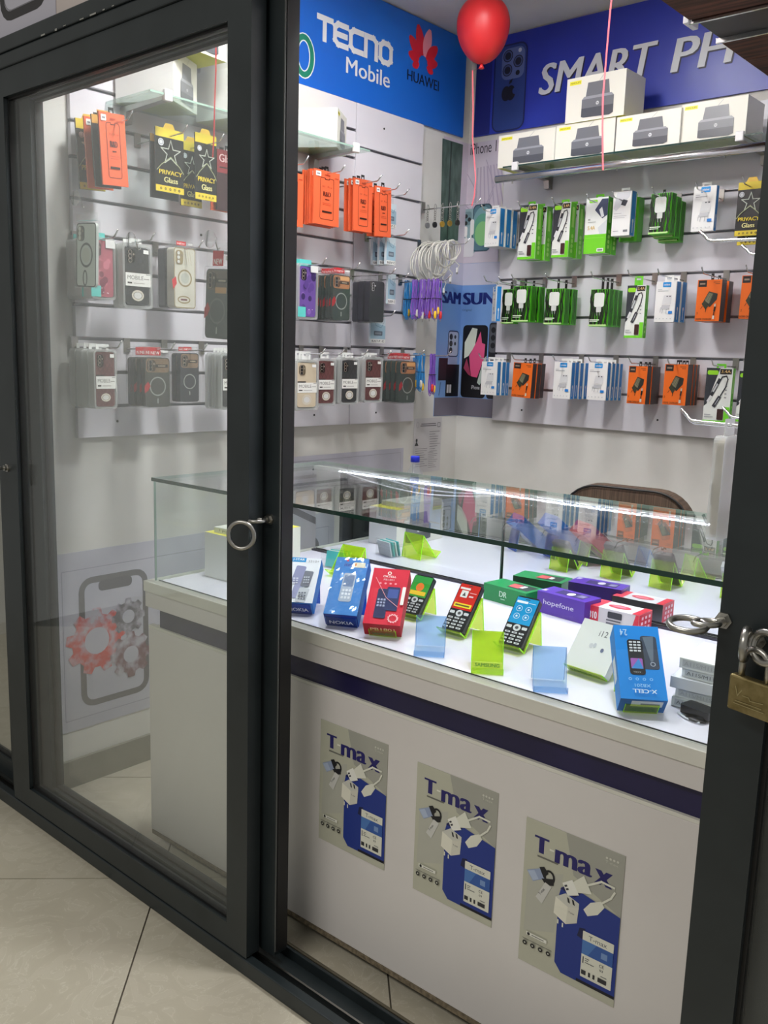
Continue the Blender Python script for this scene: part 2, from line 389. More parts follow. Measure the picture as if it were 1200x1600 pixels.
oy, oz = lp(475, 87); GRN = C(10, 120, 96)
for cy in (oy, oy - .155):
    a.ring(cy, oz, .058, .082, .03, WHT); a.ring(cy, oz, .0535, .0775, .021, GRN)
a.line([(oy - .206, oz - .15), (oy - .206, oz + .05)], .03, WHT); a.line([(oy - .206, oz - .146), (oy - .206, oz + .046)], .021, GRN)
o = a.build('ring_logo', bl, Lw(.0115)); o.location = (-XL, -2.5, -ZB0)

br = thing('fascia_banner', 'deep blue fascia banner with large white italic lettering', 'banner', (-1.6, YB, ZB0))
MB().box(XL + 1.6 + .035, -.0115, .008, 1.05, -.0015, ZC - ZB0 - .006, M_BAN2).build('sheet', br)
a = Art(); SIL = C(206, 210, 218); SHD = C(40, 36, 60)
for word, l, rgt in (('SMART', 840, 1034), ('PHONES', 1047, 1300)):
    xa, za = bp(l, 152 if word == 'SMART' else 112); xb, _ = bp(min(rgt, 1199), 90)
    if rgt > 1199: xb = xa + .84
    za -= .006 if word == 'SMART' else .018; zt = za + .138
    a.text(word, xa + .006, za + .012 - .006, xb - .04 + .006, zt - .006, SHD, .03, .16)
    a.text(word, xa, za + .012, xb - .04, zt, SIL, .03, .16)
DK = C(24, 30, 84); 
x0, z0 = bp(768, 205); x1, z1 = bp(826, 62)
a.rect(XL + .036, ZB0 + .010, x0 - .012, ZC - .06, C(26, 34, 116))
a.rr(x0, ZB0 - .05 + .06, x1, z1, .04, C(40, 62, 128)); a.frame(x0, ZB0 + .010, x1, z1, .04, .007, DK)
cx0 = x1 - .135; a.rr(cx0, z1 - .15, x1 - .014, z1 - .018, .03, C(92, 108, 160))
for dx, dz in ((.032, .10), (.032, .04), (.088, .07)): a.ell(cx0 + dx, z1 - .15 + dz, .026, .026, C(18, 20, 40)); a.ring(cx0 + dx, z1 - .15 + dz, .022, .022, .006, C(70, 84, 130))
a.ell(cx0 + .095, z1 - .035, .009, .009, C(200, 204, 214)); a.ell(cx0 + .088, z1 - .128, .011, .011, C(14, 14, 24))
ax_, az_ = bp(795, 146); AP = C(12, 12, 26)
a.ell(ax_ - .013, az_, .024, .032, AP); a.ell(ax_ + .013, az_, .024, .032, AP); a.ell(ax_ + .034, az_ + .006, .013, .014, C(40, 62, 128)); a.poly([(ax_, az_ + .036), (ax_ + .004, az_ + .052), (ax_ + .02, az_ + .06), (ax_ + .016, az_ + .044)], AP)
o = a.build('lettering_print', br, Bw(.0115)); o.location = (1.6, -YB, -ZB0)

# wood-clad bulkhead with metal tracks over the right hand corner
bk = struct_empty('trim_1', 'dark wood clad bulkhead with chrome edged lighting track', 'bulkhead')
zs = 2.4
pl = [(-1.130, 2.27), (-0.86, 2.27), (-0.86, YB - .003), (-1.135, YB - .003)]
ys = [2.26, 2.46, 2.66, 2.86, 3.06, 3.26, 3.46, YB - .003]
for i in range(len(ys) - 1):
    if i == 1: continue
    MB().box(-1.135, ys[i] + .002, zs, XR - .001, ys[i + 1] - .002, zs + .02, M_WOOD).build('plank', bk, bevel=.001)
MB().box(-1.135, 2.26, zs + .022, XR - .001, YB - .003, zs + .05, mat(S(60, 50, 45), .6)).build('core_board', bk)
MB().box(-1.130, ys[1] + .004, zs + .006, XR - .001, ys[2] - .004, zs + .021, M_BLACK).build('track_channel', bk)
for yy in (ys[1] + .004, ys[2] - .012): MB().box(-1.140, yy, zs - .008, XR - .001, yy + .008, zs + .006, M_CHROME).build('track_rail', bk, bevel=.001)
MB().box(-1.152, 2.455, zs - .006, -1.136, 2.52, zs + .02, mat(S(220, 220, 222), .3)).build('end_clip', bk, bevel=.002)
MB().tube([(-1.09, 2.97, zs - .006), (-1.075, 2.955, zs - .012), (-.9, 2.95, zs - .012), (XR - .01, 2.95, zs - .012)], .006, M_STEEL, 8).build('hanging_rail', bk)

# ================================================================== SHOP FRONT
def leaf(name, label, x0, x1, y0, y1, wl, wr, z0=.046, z1=2.25, rb=.062, rt=.072):
    r = struct_empty(name, label, 'sliding door'); g = .006
    def bar(nm, poly): MB().prism(poly, 1, y0, y1, M_FRAME).build(nm, r, bevel=.004)
    bar('stile', [(x0, z0), (x0 + wl, z0 + rb), (x0 + wl, z1 - rt), (x0, z1)])
    bar('stile', [(x1 - wr, z0 + rb), (x1, z0), (x1, z1), (x1 - wr, z1 - rt)])
    bar('rail', [(x0, z0), (x1, z0), (x1 - wr, z0 + rb), (x0 + wl, z0 + rb)])
    bar('rail', [(x0 + wl, z1 - rt), (x1 - wr, z1 - rt), (x1, z1), (x0, z1)])
    ym = (y0 + y1) / 2
    b = MB(); i0, i1, k0, k1 = x0 + wl, x1 - wr, z0 + rb, z1 - rt
    b.ringprism([(i0, k0), (i1, k0), (i1, k1), (i0, k1)], [(i0 + g, k0 + g), (i1 - g, k0 + g), (i1 - g, k1 - g), (i0 + g, k1 - g)], 1, ym - .008, ym + .008, M_GASKET); b.build('gasket', r)
    MB().box(i0 + .001, ym - .003, k0 + .001, i1 - .001, ym + .003, k1 - .001, M_GLASS).build('pane', r)
    return r
d1 = leaf('door_1', 'glazed charcoal sliding door leaf at the front left', -2.70, -1.536, YF + .004, YF + .044, .102, .076)
d2 = leaf('door_2', 'second sliding leaf slid open behind the front left one', -2.668, -1.493, YF + .056, YF + .096, .118, .066)
d3 = leaf('door_3', 'charcoal sliding door leaf at the right edge of the opening', -.476, .72, YF + .004, YF + .044, .079, .079)
d4 = leaf('door_4', 'sliding leaf behind the right hand one', -.42, .78, YF + .056, YF + .096, .14, .079)
d5 = leaf('door_5', 'neighbouring sliding leaf beyond the side wall', -3.94, -2.742, YF + .056, YF + .096, .079, .079)
MB().box(-1.4929, YF + .060, .06, -1.489, YF + .094, 2.24, M_GASKET).build('seal_strip', d2); MB().box(-1.4929, YF + .0555, .06, -1.4905, YF + .0585, 2.24, mat(S(78, 80, 79), .6)).build('brush_strip', d2)
t = struct_empty('trim_2', 'charcoal floor track of the sliding doors', 'door track')
MB().box(-4.3, YF + .002, .0005, .95, YF + .135, .010, M_FRAME).build('track_base', t)
MB().box(-4.3, YF, .0005, .95, YF + .026, .043, M_FRAME).build('track_front_lip', t, bevel=.003)
MB().box(-4.3, YF + .048, .010, .95, YF + .053, .034, M_STEEL).build('track_rail', t)
MB().box(-4.3, YF + .112, .0005, .95, YF + .120, .036, M_FRAME).build('track_rail', t, bevel=.002)
MB().box(-4.3, YF + .128, .0005, .95, YF + .137, .030, mat(S(110, 104, 88), .3, .7)).build('track_back_lip', t, bevel=.002)
t = struct_empty('trim_3', 'charcoal header beam above the sliding doors', 'header')
MB().box(-4.3, YF - .002, 2.251, .95, YF + .13, 2.288, M_FRAME).build('header_lower', t, bevel=.004)
MB().box(-4.3, YF - .006, 2.2885, .95, YF + .13, 2.327, M_FRAME).build('header_upper', t, bevel=.003)
b = MB(); random.seed(3)
for k in range(16):
    x = -2.35 + k * .055 + random.uniform(-.02, .02); l = random.uniform(.008, .03)
    b.box(x, YF - .0066, 2.2875 + random.uniform(-.001, .002), x + l, YF - .006, 2.2905 + random.uniform(0, .0015), mat(S(150, 150, 145), .6))
b.build('paint_chips', t)
MB().box(-2.741, YF + .02, .012, -2.701, YF + .13, 2.25, M_FRAME).build('jamb', t, bevel=.003)
struct(MB().box(-4.3, YF + .02, 2.328, .95, YF + .08, 3.3, noisy('transom_panel', S(196, 184, 180), S(204, 192, 188), 3, .5)).build('wall_front'), 'pale panel above the shop front', 'wall')
sg = thing('window_sign', 'pale sign with a black phone outline above the shop front', 'sign', (-2.5, YF + .02, 2.34))
a = Art(); f_ = lambda px, py: (lambda p: (p.x, p.z))(on(px, py, 1, YF + .018))
xe = f_(87, 20)[0]
a.rect(-3.3, 2.329, xe, 2.95, C(186, 183, 196))
xa, za = f_(2, 46); xb, _ = f_(73, 10)
a.frame(xa - .004, za + .012, xb + .008, za + .9, .06, .024, C(40, 36, 40)); a.frame(xa + .02, za + .036, xb - .016, za + .88, .04, .003, C(120, 118, 126))
o = a.build('sign_print', sg, Fw(YF + .0195)); o.location = (2.5, -(YF + .02), -2.34)

def torus(mb, c, R, r, m, ax, ay, n=28, k=8, s=1.0):
    c = Vector(c); ax, ay = Vector(ax).normalized(), Vector(ay).normalized()
    mb.tube([c + ax * R * s * math.cos(2 * PI * i / n) + ay * R * math.sin(2 * PI * i / n) for i in range(n)], r, m, k, True); return mb
def eye_bolt(name, label, base, out, ringc=None, ring_axes=None, rr=.030):
    t = thing(name, label, 'pull ring', base)
    b = MB(); b.lathe([(.013, 0), (.013, .004), (.009, .004), (.009, .012), (.0045, .012), (.0045, .022)], M_STEEL, 6); o = b.build('bolt', t); o.rotation_euler = (PI / 2, 0, 0)
    o2 = Vector(out)
    torus(MB(), o2 * .034, .0145, .0042, M_STEEL, out, (1, 0, 0) if abs(out[0]) < .7 else (0, 1, 0), s=1.25).build('eye', t, True)
    if ringc: torus(MB(), ringc, rr, .0048, M_STEEL, *ring_axes, n=36).build('ring', t, True)
    return t
P = on(422, 811, 1, YF + .056)
eye_bolt('ring_pull', 'steel pull ring hanging from the eye bolt on the left door', (P.x, YF + .056, P.z), (-.1, -1, 0), (-.012, -.073, -.030), ((.85, .5, 0), (0, 0, 1)))
P = on(1131, 969, 1, YF + .004)
eye_bolt('ring_pull', 'steel pull ring sticking out from the right door post', (P.x, YF + .004, P.z), (-.35, -1, 0), (-.032, -.052, -.003), ((-1, -.4, 0), (.4, -1, -.12)), .026)
P = on(12, 731, 1, YF + .004)
eye_bolt('ring_pull', 'steel pull ring at the far left edge', (P.x, YF + .004, P.z), (-.3, -1, 0), (-.02, -.05, -.03), ((.85, .5, 0), (0, 0, 1)))
hd = thing('door_latch', 'small black latch handle on the open leaf behind glass', 'latch', on(46, 722, 1, YF + .056))
MB().box(-.02, -.012, -.004, .022, 0, .006, M_BLACK).build('lever', hd, bevel=.002); MB().prism(rrect(-.012, -.075, .012, -.004, .011), 1, -.008, 0, M_BLACK).build('plate', hd)
P = on(1185, 1000, 1, YF + .004)
ch = thing('lock_ring', 'steel eye ring holding the padlock on the door post', 'ring', (P.x, YF + .004, P.z))
b = MB(); b.lathe([(.013, 0), (.013, .005), (.005, .005), (.005, .02)], M_STEEL, 6); o = b.build('bolt', ch); o.rotation_euler = (PI / 2, 0, 0)
torus(MB(), (-.006, -.034, 0), .021, .006, M_STEEL, (.2, -1, 0), (0, 0, 1)).build('eye', ch, True)
torus(MB(), (.022, -.036, .002), .021, .006, M_STEEL, (1, -.35, 0), (0, .3, 1)).build('link', ch, True)
pk = thing('padlock', 'small brass padlock hanging on the right door post', 'padlock', (P.x + .012, YF - .034, P.z - .098), (0, 0, math.radians(-14)))
MB().box(-.034, -.0075, 0, .034, .0075, .052, noisy('aged_brass', S(126, 112, 74), S(150, 136, 96), 60, .4, .05, metal=.85)).build('body', pk, bevel=.003)
b = MB(); b.tube([(-.02, 0, .05)] + [(-.02 * math.cos(q), 0, .075 + .02 * math.sin(q)) for q in [PI * i / 10 for i in range(11)]] + [(.02, 0, .05)], .0048, M_STEEL, 8); b.build('shackle', pk, True)
a = Art(); EN = mat(S(176, 164, 122), .35, .8)
a.line([(-.022, .036), (-.018, .024), (-.012, .033)], .0016, EN); a.line([(-.010, .026), (.0, .026), (.002, .022), (.022, .024)], .0012, EN); a.line([(-.022, .012), (.024, .012)], .0012, EN); a.line([(-.02, .016), (.02, .0165)], .0010, EN)
a.build('stamped_mark', pk, lambda x, z, l: (x, -.0075 - l, z))

# ================================================================== DISPLAY COUNTER
YAWC = math.radians(1.1); OC = Vector((-2.212, 1.484, 0)); LC = 1.695
cnt = thing('display_counter', 'long white shop counter with a lit glass display case', 'counter', OC, (0, 0, YAWC))
ZS = 0.834; ZT = 1.128; VM = .652
MB().box(0, 0, .05, LC, .018, .690, M_WHITE).build('front_panel', cnt, bevel=.0015)
MB().box(0, .0, .6905, LC, .018, .698, M_EDGE).build('panel_top_edge', cnt)
MB().box(0, .0185, .05, .018, .64, .690, M_WHITE).build('side_panel', cnt)
MB().box(LC - .018, .0185, .05, LC, .64, .690, M_WHITE).build('side_panel', cnt)
MB().box(.004, .0, .036, LC - .004, .018, .0495, noisy('raw_chipboard', S(96, 86, 70), S(140, 126, 104), 90, .9, .2)).build('bottom_edge', cnt)
MB().box(.05, .10, .0005, LC - .05, .12, .5, mat(S(60, 54, 48), .7)).build('plinth', cnt)
MB().box(.045, .008, .6982, LC - .005, .05, .7568, M_NAVY).build('recessed_band', cnt)
MB().box(.03, .052, .690, LC - .01, .66, .757, M_WHITE).build('carcass', cnt)
MB().box(.0, -.010, .757, LC, .66, .8025, M_WHITE).build('apron_board', cnt, bevel=.001)
MB().box(-.003, -.014, .803, LC, .68, ZS, M_EDGE).build('worktop', cnt, bevel=.0015)
MB().box(.034, .0165, ZS, LC - .01, VM - .012, ZS + .0012, noisy('glossy_white_board', S(220, 217, 232), S(226, 223, 237), 2, .12)).build('case_floor', cnt)
def pane(nm, x0, y0, z0, x1, y1, z1): return MB().box(x0, y0, z0, x1, y1, z1, M_CASEGLASS).build(nm, cnt)
pane('front_pane', .026, .007, ZS + .0013, LC - .004, .013, ZT - .0005)
pane('end_pane', .026, .0135, ZS + .0013, .033, VM + .02, ZT - .0005)
pane('top_pane', .02, .003, ZT, LC, VM + .048, ZT + .009)
MB().box(.02, .0015, ZT - .0005, LC, .0028, ZT + .0095, M_GEDGE).build('top_front_edge', cnt)
MB().box(.0185, .003, ZT, .0198, VM + .048, ZT + .009, M_GEDGEL).build('top_end_edge', cnt)
MB().box(.0245, .0065, ZS + .0013, .0258, .0135, ZT - .001, M_GEDGEL).build('corner_edge', cnt)
MB().box(.02, VM + .0482, ZT - .0003, LC, VM + .0495, ZT + .009, M_GEDGEL).build('top_back_edge', cnt)
MB().box(.034, .0135, ZS + .0015, LC - .004, .0150, ZS + .004, M_BLACK).build('pane_bead', cnt)
for k, (xa, xb, v) in enumerate(((.040, .79, VM), (.775, LC - .02, VM + .006))):
    m_ = MB().box(xa, v, ZS + .008, xb, v + .004, ZT - .012, M_MIRROR).build('mirror_door', cnt)
    MB().box(xa if k else xb, v - .001, ZS + .009, (xa if k else xb) + .002, v + .003, ZT - .013, M_GEDGE).build('door_edge', m_)
for v in (VM - .012, VM - .003): MB().box(.034, v, ZS, LC - .01, v + .0035, ZS + .008, mat(S(62, 60, 68), .35, .6)).build('door_track', cnt)
MB().box(.034, VM + .012, ZS, LC - .01, VM + .016, ZT - .012, mat(S(200, 200, 200), .5)).build('back_board', cnt)
MB().box(.034, VM - .008, ZT - .012, LC - .01, VM + .018, ZT - .0005, mat(S(215, 218, 216), .4)).build('top_track', cnt)
MB().box(.16, VM - .030, ZT - .0035, LC - .012, VM - .020, ZT - .0005, mat(S(235, 235, 235), .5)).build('led_tape', cnt)
b = MB(); ML = emit('led_diode', (0.78, 0.80, 1.0, 1), 225 * LAMP_W); u = .17
while u < LC - .02: b.box(u, VM - .0275, ZT - .0048, u + .005, VM - .0225, ZT - .0036, ML); u += .0165
o = b.build('led_diodes', cnt); o['kind'] = 'stuff'
pts = [(.20 + .62 * i / 16, VM - .04, ZT - .004 - .030 * math.sin(PI * i / 16)) for i in range(17)]
MB().tube(pts, .0022, mat(S(240, 242, 245), .4), 6).build('loose_cable', cnt)
MB().box(.05, .682, .90, LC - .3, .86, .915, M_WHITE).build('rear_ledge', cnt)
for u in (.10, LC - .36): MB().box(u, .682, .70, u + .015, .84, .8995, M_WHITE).build('ledge_bracket', cnt)

# three charger advertisements stuck to the counter front
def tmax_art(w_, h_):
    a = Art(); X = lambda u: (u - .5) * w_; Z = lambda v: v * h_
    BG_, INK, BLU, PAPER = C(176, 176, 166, .25), C(34, 30, 104), C(30, 54, 140), C(226, 226, 214)
    def R(u0, v0, u1, v1, m): a.rect(X(u0), Z(v0), X(u1), Z(v1), m)
    R(0, 0, 1, 1, C(188, 188, 172, .22)); a.poly([(X(.42), Z(1)), (X(1), Z(1)), (X(1), Z(.60)), (X(.52), Z(.74))], C(164, 164, 156, .22)); a.poly([(X(.05), Z(.62)), (X(.42), Z(.72)), (X(.36), Z(.3)), (X(.04), Z(.22))], C(182, 182, 172, .22))
    a.text('T', X(.10), Z(.795), X(.255), Z(.905), INK, .09); a.text('-', X(.262), Z(.838), X(.31), Z(.850), PAPER, .02)
    a.text('ma', X(.32), Z(.775), X(.70), Z(.865), INK, .085); a.text('x', X(.725), Z(.755), X(.90), Z(.85), INK, .09)
    R(.14, .765, .36, .777, C(110, 110, 104)); 
    for i in range(4): a.ell(X(.83 + i * .035), Z(.945), w_ * .012, w_ * .012, C(206, 206, 196), 8)
    a.text('T-max', X(.82), Z(.912), X(.94), Z(.930), C(208, 208, 198))
    def rot(pts, cx, cz, q): c, s = math.cos(q), math.sin(q); return [(X(cx) + x * c - y * s, Z(cz) + x * s + y * c) for x, y in pts]
    k = w_
    a.poly([(X(.04), Z(.645)), (X(.20), Z(.70)), (X(.24), Z(.64)), (X(.11), Z(.585))], C(150, 164, 196)); a.poly([(X(.05), Z(.642)), (X(.12), Z(.665)), (X(.17), Z(.615)), (X(.11), Z(.592))], C(176, 190, 216))
    a.poly([(X(.17), Z(.70)), (X(.22), Z(.715)), (X(.27), Z(.68)), (X(.22), Z(.64))], C(22, 22, 30)); a.ring(X(.28), Z(.66), w_ * .06, w_ * .07, w_ * .022, C(22, 22, 30), 14); a.poly([(X(.20), Z(.63)), (X(.33), Z(.66)), (X(.33), Z(.615)), (X(.25), Z(.595))], C(22, 22, 30))
    a.poly([(X(.15), Z(.49)), (X(.24), Z(.615)), (X(.31), Z(.60)), (X(.22), Z(.46))], C(205, 205, 202)); a.text('T-max', X(.165), Z(.535), X(.255), Z(.552), C(40, 40, 48), .02, 0, 1.0)
    a.poly([(X(.39), Z(.11)), (X(.46), Z(.055)), (X(1.0), Z(.055)), (X(1.0), Z(.60)), (X(.60), Z(.655)), (X(.47), Z(.66)), (X(.41), Z(.63)), (X(.39), Z(.57))], BLU)
    a.poly([(X(.40), Z(.62)), (X(.46), Z(.658)), (X(.62), Z(.652)), (X(.55), Z(.60))], C(22, 26, 84)); a.poly([(X(.62), Z(.42)), (X(.68), Z(.43)), (X(.66), Z(.35)), (X(.60), Z(.36))], C(20, 26, 70)); R(.62, .055, 1.0, .075, C(16, 16, 34))
    a.poly(rot([(-.10 * k, -.045 * k), (.06 * k, -.085 * k), (.06 * k, .085 * k), (-.10 * k, .045 * k)], .62, .70, .55), PAPER); a.poly(rot([(-.2 * k, -.06 * k), (-.08 * k, -.075 * k), (-.08 * k, .07 * k), (-.2 * k, .06 * k)], .62, .70, .55), C(238, 238, 232)); a.line([(X(.68), Z(.725)), (X(.80), Z(.78)), (X(.92), Z(.775))], .02 * k, PAPER)
    for dz in (-.012, .02): a.poly(rot([(-.19 * k, dz * k), (-.16 * k, dz * k), (-.16 * k, (dz + .018) * k), (-.19 * k, (dz + .018) * k)], .62, .70, .55), C(60, 60, 66))
    a.poly(rot([(-.17 * k, -.035 * k), (-.06 * k, -.06 * k), (.05 * k, -.03 * k), (.05 * k, .03 * k), (-.06 * k, .055 * k), (-.17 * k, .03 * k)], .79, .615, .75), PAPER); a.line([(X(.82), Z(.645)), (X(.90), Z(.70)), (X(.93), Z(.745))], .018 * k, PAPER)
    a.poly([(X(.36), Z(.555)), (X(.46), Z(.605)), (X(.60), Z(.575)), (X(.60), Z(.535)), (X(.49), Z(.50))], C(206, 206, 198)); a.poly([(X(.36), Z(.555)), (X(.49), Z(.52)), (X(.48), Z(.40)), (X(.35), Z(.44))], C(232, 230, 216)); a.poly([(X(.49), Z(.52)), (X(.60), Z(.55)), (X(.59), Z(.44)), (X(.48), Z(.40))], C(214, 212, 200))
    for u in (.475, .525): a.poly([(X(u), Z(.585)), (X(u + .022), Z(.58)), (X(u + .035), Z(.548)), (X(u + .013), Z(.552))], C(30, 30, 36))
    a.text('T-max', X(.50), Z(.485), X(.56), Z(.497), C(60, 60, 70)); a.line([(X(.40), Z(.405)), (X(.40), Z(.385))], .014 * k, PAPER); a.line([(X(.45), Z(.395)), (X(.45), Z(.375))], .014 * k, PAPER)
    a.rr(X(.66), Z(.105), X(.965), Z(.415), .006 * k, PAPER); R(.66, .26, .965, .355, C(52, 92, 168)); a.poly([(X(.66), Z(.355)), (X(.80), Z(.355)), (X(.72), Z(.26)), (X(.66), Z(.26))], C(76, 122, 190)); a.text('T-max', X(.72), Z(.368), X(.90), Z(.398), C(90, 90, 104)); R(.85, .285, .91, .325, C(120, 150, 200))
    R(.675, .20, .685, .245, C(40, 40, 60)); R(.70, .235, .74, .24, C(90, 90, 96)); R(.70, .222, .73, .227, C(90, 90, 96)); R(.70, .208, .79, .213, C(90, 90, 96)); a.text('CE', X(.84), Z(.225), X(.885), Z(.245), C(60, 60, 66)); a.text('03', X(.845), Z(.198), X(.88), Z(.212), C(60, 60, 66))
    for i, (u0, u1) in enumerate(((.67, .715), (.74, .76), (.785, .805), (.835, .92))): R(u0, .125, u1, .155, C(50, 50, 54))
    R(.86, .168, .92, .172, C(90, 90, 96))
    R(.08, .205, .30, .228, C(230, 230, 222)); a.ell(X(.105), Z(.216), .016 * k, .016 * k, C(30, 30, 34), 10); R(.14, .213, .27, .219, C(120, 120, 116))
    R(.04, .172, .36, .176, C(120, 120, 112))
    for u in (.07, .155, .24, .325): a.ell(X(u), Z(.145), .024 * k, .024 * k, C(34, 34, 36), 12); a.ell(X(u), Z(.145), .009 * k, .009 * k, C(200, 200, 190), 8)
    return a
for nm, q in (('leftmost', [(501, 1124), (606, 1163), (600, 1357), (498, 1312)]), ('middle', [(650, 1190), (775, 1238), (771, 1443), (647, 1397)]), ('rightmost', [(823, 1277), (976, 1337), (960, 1567), (809, 1505)])):
    W = [on(px, py, 1, 1.494) for px, py in q]
    for it in range(3): W = [on(px, py, 1, OC.y - .002 + (p.x - OC.x) * math.tan(YAWC)) for (px, py), p in zip(q, W)]
    wd = ((W[1] - W[0]).length + (W[2] - W[3]).length) / 2; hh = ((W[0] - W[3]).length + (W[1] - W[2]).length) / 2
    ce = sum(W, Vector()) / 4
    t = thing('advert_poster', f'silver and blue charger poster with purple lettering, {nm} of three on the counter front', 'poster', (ce.x, ce.y + .001, ce.z - hh / 2), (0, 0, YAWC), 'charger posters on the counter front')
    MB().box(-wd / 2, -.0005, 0, wd / 2, .0003, hh, C(188, 188, 172, .22)).build('sheet', t)
    tmax_art(wd, hh).build('poster_print', t, lambda x, z, l: (x, -.0005 - l, z), eps=.00006, base=.0001)

# ================================================================== LAMPS
def ceiling_lamp(loc, label, power):
    t = thing('ceiling_light', label, 'ceiling light', loc, group='round ceiling lights')
    MB().lathe([(.150, 0), (.150, -.014), (.135, -.018), (.128, -.018), (.128, -.002)], mat(S(230, 230, 230), .4), 32).build('rim', t, True)
    MB().lathe([(.127, -.012), (.127, -.0165)], emit('lamp_diffuser_%g' % power, (1.0, 0.995, 0.985, 1), LAMP_L * power), 32).build('diffuser', t)
    return t
ceiling_lamp((-0.90, 1.68, ZC), 'round ceiling light just inside the doorway', 1.0)
ceiling_lamp((-1.95, 1.78, ZC), 'round ceiling light behind the left door', 1.0)  # added lamp, lifts the dim side wall just inside the shop front
ceiling_lamp((-1.90, 2.60, ZC), 'round ceiling light in the middle of the shop', 0.4)

# ================================================================== PACKAGED GOODS (front faces -y, base centre at the origin)
W_ = C(232, 232, 230, .35); K_ = C(24, 24, 26, .4); GY = C(150, 152, 156)
def hang_tab(root, w, h, t, up, m, hole=True, wd=None):
    up = max(up, .016); wd = wd or min(w * .55, .045); y0 = t * .5 - .0006; hb = h + up - .013
    if hole: MB().ringprism([(-wd / 2, h), (wd / 2, h), (wd / 2, h + up), (-wd / 2, h + up)], [(-wd * .28, hb - .003), (wd * .28, hb - .003), (wd * .28, hb + .005), (-wd * .28, hb + .005)], 1, y0, y0 + .0012, m).build('hang_tab', root)
    else: MB().prism([(-wd / 2, h), (wd / 2, h), (wd * .3, h + up), (-wd * .3, h + up)], 1, y0, y0 + .0012, m).build('hang_tab', root)
def frontart(a, root, nm='front_print'): return a.build(nm, root)

def make_pack(kind, w, h, t, up):
    """thin hanging cards and pouches"""
    r = bpy.data.objects.new({'orange': 'screen_protector_pack', 'privacy': 'screen_protector_pack', 'dark': 'screen_protector_pack', 'red': 'screen_protector_pack', 'cable': 'cable_pack'}[kind], None); COL.objects.link(r)
    a = Art(); X = lambda u: (u - .5) * w; Z = lambda v: v * h
    if kind == 'orange':
        body = C(230, 100, 60, .4); D = C(96, 34, 22)
        a.frame(X(.24), Z(.10), X(.78), Z(.87), .008, .0022, D); a.rect(X(.42), Z(.835), X(.60), Z(.862), D); a.rect(X(.445), Z(.85), X(.575), Z(.875), body)
        a.text('R&D', X(.36), Z(.53), X(.66), Z(.615), D, .05); a.rect(X(.44), Z(.465), X(.60), Z(.482), D)
        for v in (.40, .37): a.rect(X(.34), Z(v), X(.68), Z(v + .007), C(176, 66, 36))
        a.rect(X(.32), Z(.23), X(.70), Z(.262), C(50, 24, 20)); a.text('01  Pro', X(.32), Z(.69), X(.70), Z(.725), C(150, 56, 34)); a.rect(X(.40), Z(.91), X(.62), Z(.93), C(180, 62, 30)); a.rect(X(.80), Z(.885), X(.94), Z(.90), C(170, 60, 32))
        a.rr(X(.06), Z(.88), X(.26), Z(.965), .002, W_); a.rect(X(.10), Z(.91), X(.22), Z(.932), C(120, 120, 130))
    elif kind == 'privacy':
        body = C(26, 27, 28, .3); YE = C(216, 192, 44); SI = C(176, 184, 172); top = .86
        a.rect(X(0), Z(top), X(1), Z(1), YE); a.rect(X(0), Z(0), X(1), Z(.10), YE)
        for i in range(5): a.ell(X(.18 + i * .16), Z(.05), w * .038, w * .038, C(70, 60, 16), 10); a.ell(X(.18 + i * .16), Z(.05), w * .016, w * .016, YE, 8)
        st = [(X(.52) + w * (.36 if k % 2 == 0 else .14) * math.sin(k * PI / 5), Z(.62) + w * (.36 if k % 2 == 0 else .14) * math.cos(k * PI / 5)) for k in range(10)]
        a.line(st + [st[0]], .0028, SI); a.line([(X(.03), Z(.33)), (X(.18), Z(.42)), (X(.52), Z(.56)), (X(.84), Z(.42)), (X(.97), Z(.33))], .0026, C(150, 158, 120))
        a.text('PRIVACY', X(.10), Z(.275), X(.92), Z(.345), YE, .04); a.text('Glass', X(.27), Z(.15), X(.76), Z(.235), C(226, 220, 150), .03)
        a.ell(X(.17), Z(.77), w * .10, w * .10, C(196, 200, 204)); a.ring(X(.17), Z(.77), w * .075, w * .075, w * .02, C(130, 136, 146), 14)
    elif kind == 'dark':
        body = C(40, 44, 52, .35); a.rect(X(0), Z(.88), X(1), Z(1), C(206, 156, 70)); a.frame(X(.2), Z(.1), X(.8), Z(.8), .006, .0015, C(80, 86, 98)); a.rect(X(.3), Z(.5), X(.7), Z(.54), C(120, 90, 50))
    elif kind == 'red':
        body = C(54, 30, 36, .35); a.rect(X(0), Z(.62), X(1), Z(1), C(128, 36, 44)); a.text('Glass', X(.1), Z(.80), X(.9), Z(.93), C(220, 190, 190), .01); a.rect(X(.1), Z(.70), X(.9), Z(.72), C(30, 18, 20))
    else:
        body = C(206, 220, 228, .3); a.poly([(X(0), Z(.16)), (X(1), Z(.16)), (X(1), Z(.7)), (X(0), Z(.86))], C(158, 188, 206)); a.rr(X(.22), Z(.30), X(.80), Z(.48), .003, C(96, 108, 124)); a.rect(X(.3), Z(.35), X(.72), Z(.43), C(140, 150, 160))
        a.line([(X(.2), Z(.9)), (X(.35), Z(.7)), (X(.7), Z(.62)), (X(.85), Z(.8))], .0016, C(90, 120, 150)); a.rect(X(0), Z(0), X(1), Z(.16), W_); a.text('BLASTUP', X(.08), Z(.04), X(.66), Z(.12), C(60, 62, 70), .03); a.text('C', X(.76), Z(.04), X(.92), Z(.12), C(50, 52, 60), .04)
    MB().box(-w / 2, 0, 0, w / 2, t, h, body).build('pack_body', r); a.build('front_print', r)
    hang_tab(r, w, h, t, up, {'orange': M_BLACK, 'privacy': C(222, 180, 60), 'dark': C(206, 156, 70), 'red': M_BLACK, 'cable': M_CLEAR}[kind], kind != 'privacy', .018 if kind in ('orange', 'red') else None)
    return r

